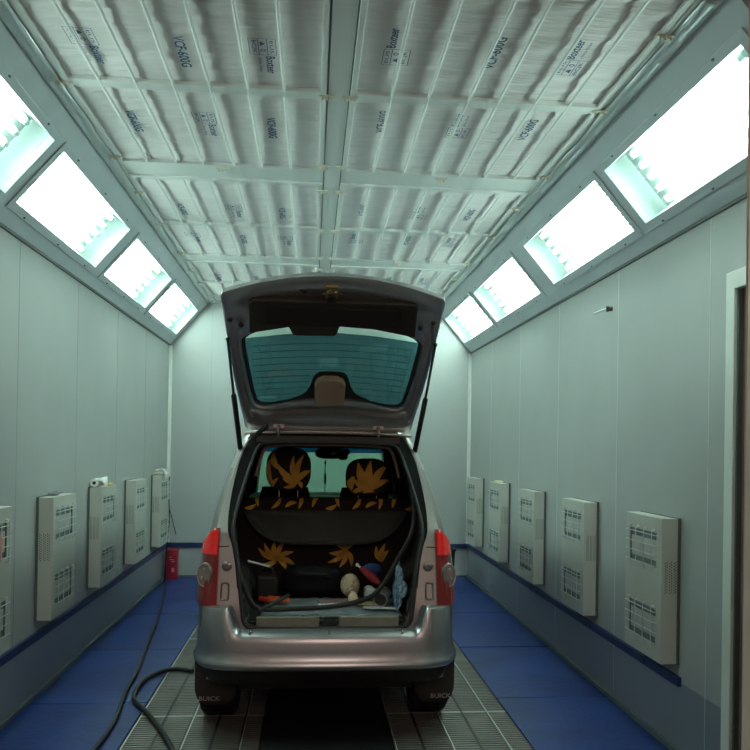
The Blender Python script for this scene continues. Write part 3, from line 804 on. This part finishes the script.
# mud flaps with lettering
for s in (-1, 1):
    m = MB(); rws = []
    for i in range(9):
        z = .40-.262*i/8; rd = .035*max(0, (i-5.5)/2.5)**2
        rws.append([P(s*(.532+(.10-rd)*(j/8*2-1)), 4.185+.01*math.sin(PI*j/8)*-1+.03*(i/8)*0, z) for j in range(9)])
    m.grid(rws); fl = m.build('mud_flap', mat('flap_rubber', (.030, .026, .022), .75), car, smooth=60); fl.modifiers.new('s', 'SOLIDIFY').thickness = .006
    m = MB(); xo = s*.535; fn = lambda a, b: P(xo+(-.075 if s < 0 else -.02)+a, 4.168, .160+b)
    add_text(m, 'BUICK', fn, .10, .021); o = m.build('lettering', mat('faded_letters', (.42, .34, .28), .7), fl, recalc=False)
    o.modifiers.new('s', 'SOLIDIFY').thickness = .002
    m = MB(); m.tube([P(s*.57, 4.17, .27), P(s*.57, 4.18, .27)], .008, 8); m.build('flap_screw', CHROME, fl, smooth=50)

# ---- tailgate
HA = math.radians(36); hv_ = Vector((0, -math.cos(HA), math.sin(HA))); hn_ = Vector((0, math.sin(HA), math.cos(HA)))
def Tg(u, v, n): return P(u, 4.57, 1.485)+hv_*v+hn_*(n+.016*(1-(u/.5)**2)*min(1, max(0, v)))
OUT = [(0, -.032), (.25, -.031), (.41, -.03), (.443, -.01), (.476, .37), (.492, .70), (.503, .955), (.497, .972), (.44, .995), (.33, 1.032), (.2, 1.062), (.09, 1.074), (0, 1.079)]
GLS = [(0, .228), (.10, .226), (.2, .203), (.32, .168), (.365, .17), (.388, .20), (.402, .28), (.418, .45), (.428, .60), (.428, .668), (.405, .695), (.353, .728), (.19, .768), (0, .785)]
def star(poly, n, c):
    pts = [Vector((u, v)) for u, v in poly]; pts = pts+[Vector((-p.x, p.y)) for p in pts[-2:0:-1]]
    out = []
    for k in range(n):
        a = 2*PI*k/n; d = Vector((math.cos(a), math.sin(a)))
        best = None
        for i in range(len(pts)):
            p, q = pts[i]-c, pts[(i+1) % len(pts)]-c; e = q-p; den = d.x*e.y-d.y*e.x
            if abs(den) < 1e-12: continue
            t = (p.x*e.y-p.y*e.x)/den; s_ = (p.x*d.y-p.y*d.x)/den
            if t > 0 and -1e-6 <= s_ <= 1+1e-6 and (best is None or t > best): best = t
        out.append(c+d*best)
    return out
CC = Vector((0, .48)); NS = 192
SO, SG = star(OUT, NS, CC), star(GLS, NS, CC)
mixr = lambda t: [o.lerp(g, t) for o, g in zip(SO, SG)]
layers = [(mixr(.012), .034), (SO, .008), (mixr(.05), 0), (mixr(.22), -.002), (mixr(.34), .016), (mixr(.62), .018), (mixr(.76), .004), (mixr(.93), .004), (SG, .012), (SG, .04), (mixr(.9), .058), (mixr(.4), .062), (mixr(.012), .034)]
m = MB(); m.grid([[Tg(p.x, p.y, n) for p in L] for L, n in layers], close=True)
tg = m.build('tailgate', [SILVER], car, smooth=40)
# glass
def gl_patch(v0, v1, n, name, mt, parent, th=.004):
    m = MB(); rws = []
    ge = GLS
    for i in range(13):
        row = []
        for j in range(25):
            u = -.43+.86*j/24
            top = interp(abs(u), [(0, .79), (.19, .773), (.353, .733), (.405, .70), (.43, .67)]); bot = interp(abs(u), [(0, .222), (.1, .22), (.2, .198), (.32, .163), (.43, .17)])
            a = bot if v0 == 0 else interp(abs(u), [(0, .705), (.2, .69), (.43, .655)]); b = top if v1 == 1 else interp(abs(u), [(0, .705), (.2, .69), (.43, .655)])
            row.append(Tg(u, a+(b-a)*i/12, n))
        rws.append(row)
    m.grid(rws); o = m.build(name, mt, parent, smooth=60); o.modifiers.new('s', 'SOLIDIFY').thickness = th; return o
rw = gl_patch(.5, 1, .030, 'rear_window', HCLEAR, tg)
gl_patch(0, .5, .030, 'tinted_pane', HFILM, rw)
m = MB()
for k in range(9):
    v = .26+.046*k; hw = .385
    if k < 4:
        for a, b in ((-hw, -.11-.0*k), (.10, hw)):
            m.grid([[Tg(a+(b-a)*j/8, v-.03*((a+(b-a)*j/8)/.4)**2, .0285), ] + [Tg(a+(b-a)*j/8, v-.03*((a+(b-a)*j/8)/.4)**2+.003, .0285)] for j in range(9)])
    else: m.grid([[Tg(-hw+2*hw*j/16, v-.03*((-hw+2*hw*j/16)/.4)**2, .0285), Tg(-hw+2*hw*j/16, v-.03*((-hw+2*hw*j/16)/.4)**2+.003, .0285)] for j in range(17)])
m.build('heater_lines', BLACKP, rw)
# black frame round the glass with the flare round the brake light
m = MB(); inn = [p+(CC-p).normalized()*.018 for p in SG]
inn2 = []
for p in inn:
    q = p.copy()
    if q.y < .35 and abs(q.x) < .2:
        lim = interp(abs(q.x), [(0, .435), (.06, .43), (.085, .40), (.1, .33), (.125, .27), (.16, .24), (.2, .22)]); q.y = max(q.y, lim)
    inn2.append(q)
m.grid([[Tg(p.x, p.y, .024) for p in SG], [Tg(p.x, p.y, .024) for p in inn2]], close=True)
m.grid([[Tg(p.x, p.y, .028) for p in SG], [Tg(p.x, p.y, .028) for p in inn2]], close=True)
m.build('window_seal', BLACKP, tg)
# tan brake light cover
hp_ = [(-.078, .212), (.072, .212), (.074, .36), (.062, .392), (.03, .41), (-.036, .41), (-.068, .392), (-.080, .36)]
m = MB(); m.prism(hp_, lambda a, b, d: Tg(a, b, d), -.012, .024); m.build('brake_light_cover', TAN, tg, bevel=.008, seg=3)
# black inner trim with tab
tr = [(-.378, .925), (-.36, .948), (.36, .948), (.378, .925), (.385, .735), (.353, .742), (.19, .776), (.03, .787), (.018, .735), (.005, .722), (-.175, .722), (-.19, .735), (-.205, .776), (-.353, .742), (-.385, .735)]
m = MB(); m.prism([(u, v) for u, v in tr], lambda a, b, d: Tg(a, b, d), -.014, .03); m.build('trim_panel', COVER, tg, bevel=.006)
m = MB(); m.prism([(-.31, .90), (-.30, .915), (.30, .915), (.31, .90), (.315, .80), (-.315, .80)], lambda a, b, d: Tg(a, b, d), -.02, -.013); m.build('trim_recess', CARP, tg, bevel=.004)
m = MB(); m.prism([(-.042, .965), (.016, .965), (.016, 1.035), (-.042, 1.035)], lambda a, b, d: Tg(a, b, d), -.018, .002); la = m.build('latch', mat('latch_brass', (.26, .19, .08), .45, metal=.6), tg, bevel=.003)
m = MB(); m.prism([(-.03, .955), (.006, .955), (.004, .985), (-.012, .99), (-.028, .985)], lambda a, b, d: Tg(a, b, d), -.03, -.016); m.build('latch_jaw', BLACKP, la)
m = MB()
for u, v in ((-.02, 1.02), (-.03, 1.01), (.004, 1.01), (-.05, 1.02), (.03, 1.02), (-.05, .98), (.03, .98)): m.ell(Tg(u, v, -.02 if -.04 < u < .02 else -.001), .004, .004, .004)
build_each(m, 'latch_bolt', CHROME, la, smooth=60)
m = MB(); m.ell(Tg(-.131, .992, -.001), .014, .01, .008); m.ell(Tg(-.148, .996, -.001), .006, .006, .005); m.build('lock_knob', BLACKP, tg, smooth=60)
for u, v in ((-.422, .777), (-.47, .812), (.405, .79), (.463, .83)):
    m = MB(); m.ell(Tg(u, v, 0), .012, .012, .012); m.build('rubber_buffer', BLACKP, tg, smooth=60)
# wiper on the outer face
m = MB(); m.tube([Tg(.10, .80, .085), Tg(.25, .742, .075), Tg(.35, .695, .062)], [.009, .007, .006], 8); m.tube([Tg(.28, .752, .056), Tg(.36, .69, .052)], .006, 6); m.build('wiper', RUB, tg, smooth=50)
# plate handle on outer skin
m = MB(); m.prism([(-.2, .90), (.2, .90), (.2, .93), (-.2, .93)], lambda a, b, d: Tg(a, b, d), .06, .085); m.build('outer_handle', SILVER, tg, bevel=.005)
for x in (-.266, .264):
    m = MB(); m.box(P(x-.028, 4.545, 1.487), P(x+.028, 4.575, 1.506)); m.tube(smoothpts([P(x, 4.54, 1.495), P(x, 4.52, 1.475), P(x, 4.525, 1.45), P(x, 4.55, 1.43)], 4), .010, 8); m.build('hinge', JAMB, car, smooth=40)
m = MB(); m.tube(smoothpts([P(-.40, 4.57, 1.39), P(-.385, 4.54, 1.44), P(-.35, 4.50, 1.475), P(-.32, 4.49, 1.50)], 5), .012, 8); m.build('cable_boot', RUB, car, smooth=60)
# gas struts
for s in (-1, 1):
    a, k, b = P(s*.487, 4.0, 1.885), P(s*.478, 4.25, 1.645), P(s*.464, 4.545, 1.375)
    m = MB(); m.tube([a, k], .0065, 10); g_ = m.build('gas_strut', BLACKP, car, smooth=50)
    m = MB(); m.tube([k, k+(b-k)*.03, b], [.009, .0135, .0135], 12); m.build('strut_cylinder', RUB, g_, smooth=50)
    m = MB(); m.ell(a, .010, .010, .010); m.ell(b, .010, .010, .010); build_each(m, 'ball_joint', BLACKP, g_, smooth=60)

# ---- interior
m = MB(); m.box(P(-.395, 4.13, .521), P(.395, 5.0, .548)); m.build('cargo_floor', CARP, car)
def leaf(mb, cx, cz, ang, ln, wd, yf):
    d = Vector((math.cos(ang), math.sin(ang))); p = Vector((-d.y, d.x)); n = 8
    rws = []
    for i in range(n+1):
        t = i/n; w = wd*math.sin(PI*min(1, t*.94+.03))**.8*(1-.35*t)
        c = Vector((cx, cz))+d*(ln*t)+p*(.12*ln*math.sin(PI*t)*(1 if wd > 0 else -1))
        rws.append([yf(*(c+p*w*k)) for k in (-1, -.4, .4, 1)])
    mb.grid(rws)
# rear bench: back with leaves
m = MB()
prof = [(5.02, .56), (4.985, .62), (4.97, .8), (4.975, 1.0), (4.99, 1.06), (5.03, 1.09), (5.09, 1.09), (5.12, 1.05), (5.14, .9), (5.14, .56)]
rws = []
for j in range(21):
    x = -.52+1.04*j/20; e = 1-.04*(abs(x)/.52)**6
    rws.append([P(x, y, .56+(z-.56)*e) for y, z in prof])
R = m.grid(rws, close=True); m.face(R[0]); m.face(R[-1][::-1])
m.m = 1
def seat_y(x, z): return P(x, interp(z, [(.56, 5.02), (.62, 4.985), (.8, 4.97), (1.0, 4.975), (1.06, 4.99), (1.088, 5.03)])-.004, z)
for cx, cz, L in ((-.275, .735, [(100, .11), (130, .12), (70, .11), (150, .13), (25, .10), (200, .10), (340, .11), (310, .08)]), (.12, .79, [(95, .10), (60, .13), (125, .12), (35, .12), (215, .13), (190, .10), (250, .11), (290, .10)]), (.33, .72, [(80, .11), (110, .10), (60, .08)])):
    for a, l in L: leaf(m, cx, cz, math.radians(a), l, .018, seat_y)
for k in range(13):
    x = -.47+.078*k; leaf(m, x, 1.028+.01*(k % 2), math.radians(20+(k*67) % 100), .07+.02*((k*5) % 3), .014*(1 if k % 2 else -1), lambda a, b: seat_y(a, min(1.086, max(b, 1.02))))
m.build('rear_seat', [FAB, LEAF], car, smooth=50, recalc=False)
m = MB(); m.box(P(-.5, 5.14, .545), P(.5, 5.6, .75)); m.build('rear_seat_cushion', FAB, car, bevel=.03)
# cargo cover hanging behind the seat
m = MB(); rws = []
for i in range(9):
    t = i/8; row = []
    for j in range(21):
        x = (-.475+.95*j/20)
        zt = 1.022; zb = .828+.17*(abs(x)/.475)**5
        row.append(P(x*(1-.03*t), 4.93-.06*t+.02*math.sin(PI*t), zt+(zb-zt)*t))
    rws.append(row)
m.grid(rws); o = m.build('cargo_cover', COVER, car, smooth=60); o.modifiers.new('s', 'SOLIDIFY').thickness = .008
# headrests
for cx, cz, hw, hh, L in ((-.222, 1.254, .132, .130, [((.055, -.068), 100, .15, .021), ((.055, -.068), 78, .16, .019), ((.055, -.068), 140, .16, .023), ((.055, -.068), 40, .10, .02), ((.055, -.068), 170, .09, .017), ((.055, -.068), 205, .09, .017), ((.055, -.068), 300, .05, .015), ((-.095, -.09), 95, .15, .02), ((-.06, .0), 105, .11, .022), ((-.1, -.12), 60, .08, .015)]),
                          (.245, 1.212, .131, .114, [((.03, -.07), 95, .17, .03), ((.03, -.07), 120, .18, .036), ((.03, -.07), 60, .17, .028), ((.03, -.07), 30, .11, .022), ((.03, -.07), 150, .15, .02), ((-.11, -.1), 75, .11, .03), ((-.1, -.095), 10, .12, .018), ((-.03, -.09), 5, .07, .013)])):
    m = MB(); cy = 5.06; ry = .055
    m.ell(P(cx, cy, cz), hw, ry, hh, .72, 32, 18); m.m = 1
    def hy(x, z):
        a = min(.98, abs((x-cx)/hw)); b = min(.98, abs((z-cz)/hh)); q = 2/.72
        h = max(0, 1-b**q); h = h**(1/q); c_ = max(0, h**q-a**q)**(1/q)
        xx = min(max(x, cx-hw*.97*h), cx+hw*.97*h)
        return P(xx, cy-ry*c_-.003, z)
    for (ox, oz), a, l, w in L: leaf(m, cx+ox, cz+oz, math.radians(a), l, w, hy)
    h = m.build('headrest', [FAB, LEAF], car, smooth=60, recalc=False)
    for dx in (-.055, .055):
        m = MB(); m.tube([P(cx+dx, 5.05, 1.08), P(cx+dx, 5.05, cz-hh*.85)], .0055, 8); m.build('headrest_post', CHROME, h, smooth=50)
# front seats
for cx in (-.27, .29):
    m = MB(); rws = []
    for i in range(8):
        z = .55+.55*i/7; hw = .21-.05*(i/7)**3; yy = 5.95+.12*(i/7)
        rws.append([P(cx+hw*c_, yy+.05*s_, z) for c_, s_ in ((math.cos(k*PI/8), math.sin(k*PI/8)) for k in range(16))])
    R = m.grid(rws, close=True); m.face(R[0][::-1]); m.face(R[-1]); fs = m.build('front_seat', FAB, car, smooth=60)
    m = MB(); m.ell(P(cx, 6.09, 1.17), .10, .045, .085, .8); m.build('front_headrest', FAB, fs, smooth=60)
m = MB(); rws = []
for j in range(13):
    x = -.5+j/12; rws.append([P(x, 7.44, .6), P(x, 6.95, .6), P(x, 6.93, .85), P(x, 6.98, .955+.03*math.exp(-((x+.25)/.12)**2)), P(x, 7.1, .985), P(x, 7.44, .955)])
R = m.grid(rws, close=True); m.face(R[0]); m.face(R[-1][::-1]); m.build('dashboard', BLACKP, car, smooth=50)
m = MB(); m.lathe([(.155+.012*math.cos(2*PI*k/10), .012*math.sin(2*PI*k/10)) for k in range(10)], (0, 0, 0), 'y', 32, close=True); m.box((-.15, -.006, -.012), (.15, .006, .012)); sw = m.build('steering_wheel', BLACKP, car, smooth=50); sw.location = P(-.27, 6.86, .90); sw.rotation_euler = (math.radians(-25), 0, 0)
# mirror
root = None
m = MB(); m.ell(P(.055, 6.62, 1.338), .115, .022, .045, .7); m.tube([P(.09, 6.64, 1.345), P(.09, 6.72, 1.41)], .012, 8); mr = m.build('rear_view_mirror', BLACKP, car, smooth=60)
m = MB(); m.ell(P(.085, 6.604, 1.338), .035, .008, .018, .8); m.build('mirror_glass', mat('mirror_face', (.35, .42, .40), .15, metal=.6), mr, smooth=60)
m = MB(); m.ell(P(.155, 6.6, 1.315), .04, .02, .03, .8); m.ell(P(.18, 6.6, 1.35), .03, .02, .025, .8); m.build('mirror_cover', BLACKP, mr, smooth=60)
# dark pillar trims at sides (inside)
for s in (-1, 1):
    m = MB()
    for Y, w_ in ((5.06, .05), (5.925, .06)):
        rws = []
        for i in range(8):
            z = .95+.47*i/7; x = interp(z, [(.76, .54), (.98, .56), (1.15, .53), (1.33, .475), (1.42, .42)])-.008
            rws.append([P(s*x, Y-w_, z), P(s*(x-.03), Y-w_*.6, z), P(s*(x-.03), Y+w_*.6, z), P(s*x, Y+w_, z)])
        m.grid(rws)
    for o in build_each(m, 'pillar_trim', TRIMD, car, smooth=50): o.modifiers.new('s', 'SOLIDIFY').thickness = .004
    # drawn-back curtain folds along the rear side glass
    m = MB(); rws = []
    for i in range(7):
        z = 1.03+.34*i/6; x = interp(z, [(.98, .56), (1.15, .53), (1.33, .475), (1.42, .42)])-.035
        rws.append([P(s*(x+.012*math.sin(j*1.9)), 4.72+.36*j/24, z) for j in range(25)])
    m.grid(rws); o = m.build('window_curtain', COVER, car, smooth=60); o.modifiers.new('s', 'SOLIDIFY').thickness = .003
    m = MB(); rws = []     # cargo side trim
    for i in range(8):
        z = .56+.45*i/7; x = interp(z, [(.53, .40), (.66, .418), (.76, .52), (.98, .545)])-.012
        rws.append([P(s*min(x, interp(Y, [(4.2, .46), (4.5, .53), (5, .56)])), max(Y, rear(z)+.06), z) for Y in (4.16, 4.25, 4.4, 4.6, 4.8, 4.98)])
    m.grid(rws); o = m.build('cargo_side_trim', TRIMD, car, smooth=60); o.modifiers.new('s', 'SOLIDIFY').thickness = .004
# sill trim and striker
m = MB(); m.box(P(-.34, 4.105, .524), P(-.04, 4.128, .574)); m.box(P(.055, 4.105, .524), P(.345, 4.128, .574)); build_each(m, 'sill_trim', SILLT, car, bevel=.005)
m = MB(); m.box(P(-.03, 4.095, .524), P(.045, 4.125, .545)); m.tube([P(-.012, 4.085, .54), P(-.012, 4.085, .575), P(.028, 4.085, .575), P(.028, 4.085, .54)], .006, 8); m.build('striker', BLACKP, car)

# ---- loose things in the boot
FZ = .549
def cw(px, py, Y): return at_y(px, py, Y)
def on(px, py, Y, dz=0): q = at_y(px, py, Y); return Vector((q.x, q.y, FZ+dz))
# cloth lining
m = MB(); rws = []
for i in range(14):
    rws.append([Vector((XC-.33+.70*j/30, 4.19+.5*i/13, FZ+.008+.012*abs(math.sin(j*.9+i*.8))*(.6+.4*math.sin(j*2.3)))) for j in range(31)])
m.grid(rws); o = m.build('cloth_sheet', mat('blue_grey_cloth', (.26, .30, .33), .85, noise=.5, nscale=14), smooth=60); o.modifiers.new('s', 'SOLIDIFY').thickness = .004
tag(o, 'crumpled blue grey cloth spread over the boot floor', 'cloth')
# checked cloth on the right
mc, nt, b_ = newmat('checked_cloth'); tc = nt.nodes.new('ShaderNodeTexCoord'); ck = nt.nodes.new('ShaderNodeTexChecker'); ck.inputs['Scale'].default_value = 26; ck.inputs[1].default_value = (.26, .32, .37, 1); ck.inputs[2].default_value = (.07, .15, .26, 1)
nt.links.new(tc.outputs['Object'], ck.inputs[0]); nt.links.new(ck.outputs[0], b_.inputs['Base Color']); b_.inputs['Roughness'].default_value = .85
m = MB(); rws = []
for i in range(12):
    t = i/11
    rws.append([Vector((XC+.395-.045*t+.006*math.sin(j*1.3+i)-.015*(j/12)*(1-t), 4.22+.30*j/12, FZ+.026+.24*(1-t)*(.45+.55*j/12)+.006*math.sin(i*1.7+j))) for j in range(13)])
m.grid(rws); o = m.build('checked_cloth', mc, smooth=60); o.modifiers.new('s', 'SOLIDIFY').thickness = .004
tag(o, 'blue and white checked cloth bunched at the right side of the boot', 'cloth')
# sponge
m = MB(); bm = m.b
c = on(350, 583, 4.58, .100)
bmesh.ops.create_icosphere(bm, subdivisions=4, radius=1)
for v in bm.verts:
    n = v.co.normalized(); r = 1+.05*math.sin(n.x*23+n.z*11)*math.sin(n.y*19+n.z*17)
    v.co = Vector((n.x*.052*r, n.y*.05*r, n.z*.062*r))
o = m.build('round_sponge', SPONGE, loc=c, smooth=80); tag(o, 'tan rounded natural sponge in the middle of the boot', 'sponge')
m = MB(); m.ell((0, 0, .03), .026, .03, .03, .8, 14, 8); m.ell((.0, 0, .05), .014, .016, .018, .8, 10, 6); o = m.build('sponge_offcut', mat('cream_foam', (.62, .52, .36), .9), loc=on(353, 598, 4.44, .024), smooth=40); tag(o, 'small cream foam piece in front of the round sponge', 'foam piece')
# papers and booklets
for i, (px, py, Y, w, d, a, mt, lb) in enumerate(((334, 595, 4.50, .16, .10, 12, mat('book_pink', (.28, .17, .17), .7), 'dull pink booklet lying left of the round sponge in the boot'), (329, 599, 4.42, .11, .06, -8, WHITE, 'narrow white card in front of the pink booklet in the boot'), (374, 597, 4.44, .15, .10, -15, mat('card_tan', (.42, .30, .16), .8), 'tan cardboard piece right of the round sponge in the boot'), (380, 603, 4.32, .17, .05, -10, PALE, 'pale strip of card lying near the sill on the right'))):
    q = on(px, py, Y, .022+.001*i)
    m = MB(); m.box((-w/2, -d/2, 0), (w/2, d/2, .010 if i == 0 else .004)); o = m.build(['booklet', 'card', 'cardboard', 'card_strip'][i], mt, loc=q, bevel=.001); o.rotation_euler = (0, 0, math.radians(a)); tag(o, lb, ['booklet', 'card', 'cardboard', 'card'][i])
m = MB(); m.ell((0, 0, .03), .04, .035, .03, .8); m.ell((.04, .02, .028), .03, .03, .025, .8); m.ell((-.01, .03, .05), .03, .02, .02); o = m.build('rag', PALE, loc=on(371, 590, 4.60, .020), smooth=70); tag(o, 'pale crumpled rag between the sponge and the can', 'rag')
# can lying, open end to the camera
root = empty('spray_can', on(380.5, 595, 4.35, .062), 'metal can lying on its side at the right of the boot', 'can')
m = MB(); m.lathe([(.034, 0), (.037, .006), (.037, .15), (.03, .17), (.012, .175)], (0, 0, 0), 'y', 28); m.build('body', mat('can_metal', (.30, .28, .26), .35, metal=.6), root, smooth=40)
m = MB(); m.lathe([(.035, -.004), (.038, 0), (.038, .008), (.030, .004), (.030, -.002)], (0, 0, 0), 'y', 28, close=True); m.build('rim', JAMB, root, smooth=40)
m = MB(); m.lathe([(.018, -.002), (.031, -.002), (.031, .0), (.018, 0)], (0, 0, 0), 'y', 28, close=True); m.lathe([(.001, -.003), (.018, -.003), (.018, -.001), (.001, -.001)], (0, 0, 0), 'y', 20); m.build('base', BLACKP, root)
root.rotation_euler = (math.radians(4), 0, math.radians(-12))
# red handled tool and blue cap
root = empty('folded_umbrella', on(372, 585, 4.75, .02), 'red folded umbrella leaning behind the sponge in the boot', 'umbrella')
o_ = root.location
a, b = cw(361, 568, 4.80)-o_, cw(380, 584, 4.72)-o_
m = MB(); m.tube([a, a.lerp(b, .3), a.lerp(b, .7), b], [.014, .022, .026, .012], 12); m.build('canopy', mat('red_cloth', (.35, .02, .035), .7), root, smooth=60)
m = MB(); m.tube([a+(a-b)*.18, a], .006, 8); m.ell(a+(a-b)*.2, .01, .01, .01); m.build('handle', WHITE, root, smooth=60)
m = MB(); m.ell((0, 0, .0), .055, .04, .035, .8); o = m.build('blue_pouch', mat('blue_cloth', (.02, .05, .18), .7), loc=cw(372, 569, 4.86), smooth=70); o.location.y = 4.84; tag(o, 'dark blue pouch against the seat back behind the red umbrella', 'pouch')
# black bag, dark box, orange piece, white stick
root = empty('black_bag', on(313, 590, 4.77, .018), 'large black soft bag across the middle of the boot', 'bag')
m = MB(); m.ell((0, 0, .085), .17, .10, .085, .6); m.build('body', MATB, root, smooth=70)
m = MB(); m.tube(smoothpts([(-.10, -.10, .11), (-.06, -.12, .13), (.05, -.125, .13), (.09, -.10, .11)], 6), .008, 8); m.build('handle', BLACKP, root, smooth=60)
root = empty('black_case', on(267, 600, 4.66, .020), 'black case standing at the left of the boot', 'case')
m = MB(); m.box((-.06, -.06, 0), (.06, .06, .13)); m.build('body', BLACKP, root, bevel=.02, seg=3)
m = MB(); m.tube(smoothpts([(-.05, -.01, .13), (-.04, -.01, .16), (.02, -.01, .16), (.03, -.01, .13)], 5), .007, 8); m.build('handle', BLACKP, root, smooth=60)
m = MB(); m.tube(smoothpts([(-.075, .02, .012), (-.03, .0, .014), (.03, -.005, .012), (.075, .01, .008)], 5), [.014]*5+[.020]*6+[.014]*5, 10); o = m.build('orange_handle', ORANGE, loc=on(274, 600, 4.49, .026), smooth=60); tag(o, 'orange plastic handle lying at the left front of the boot', 'tool')
o.scale = (1, 1.6, 1)
a, b = cw(248, 561, 4.62), cw(259.5, 564, 4.62)
m = MB(); m.tube([a, b, b+(b-a)*.9], .006, 10); o = m.build('white_stick', WHITE, smooth=50); tag(o, 'thin white stick poking out at the left of the boot', 'stick')
# hanging ornament
root = empty('hanging_ornament', (XC+.02, 6.6, 1.30), 'dark ornament hanging on a string below the rear view mirror', 'ornament')
m = MB(); m.tube([(0, 0, 0), (0, 0, -.27)], .0025, 6); m.build('string', BLACKP, root)
m = MB(); m.ell((0, 0, -.035), .009, .009, .012); m.build('bead', BLACKP, root, smooth=60)
m = MB(); m.ell((0, 0, -.16), .010, .010, .05); m.build('tassel', BLACKP, root, smooth=60)

# ------------------------------------------------------------------ world, view
w = bpy.data.worlds.new('world'); sc.world = w; w.use_nodes = True
bg = w.node_tree.nodes['Background']; bg.inputs[0].default_value = (1.0, .74, .62, 1); bg.inputs[1].default_value = .13
la_ = bpy.data.lights.new('workshop_lamp', 'AREA'); la_.energy = 21; la_.size = 1.2; la_.color = (1, .76, .64)
lo_ = bpy.data.objects.new('workshop_lamp', la_); COL.objects.link(lo_); lo_.location = (.3, -1.6, 2.7); lo_.rotation_euler = (math.radians(80), 0, 0)
sc.view_settings.view_transform = 'Standard'; sc.view_settings.look = 'None'; sc.view_settings.gamma = 1; sc.view_settings.use_curve_mapping = False
sc.view_settings.exposure = 0
sc.cycles.use_denoising = True
sc.cycles.max_bounces = 10; sc.cycles.transparent_max_bounces = 16; sc.cycles.sample_clamp_indirect = 6
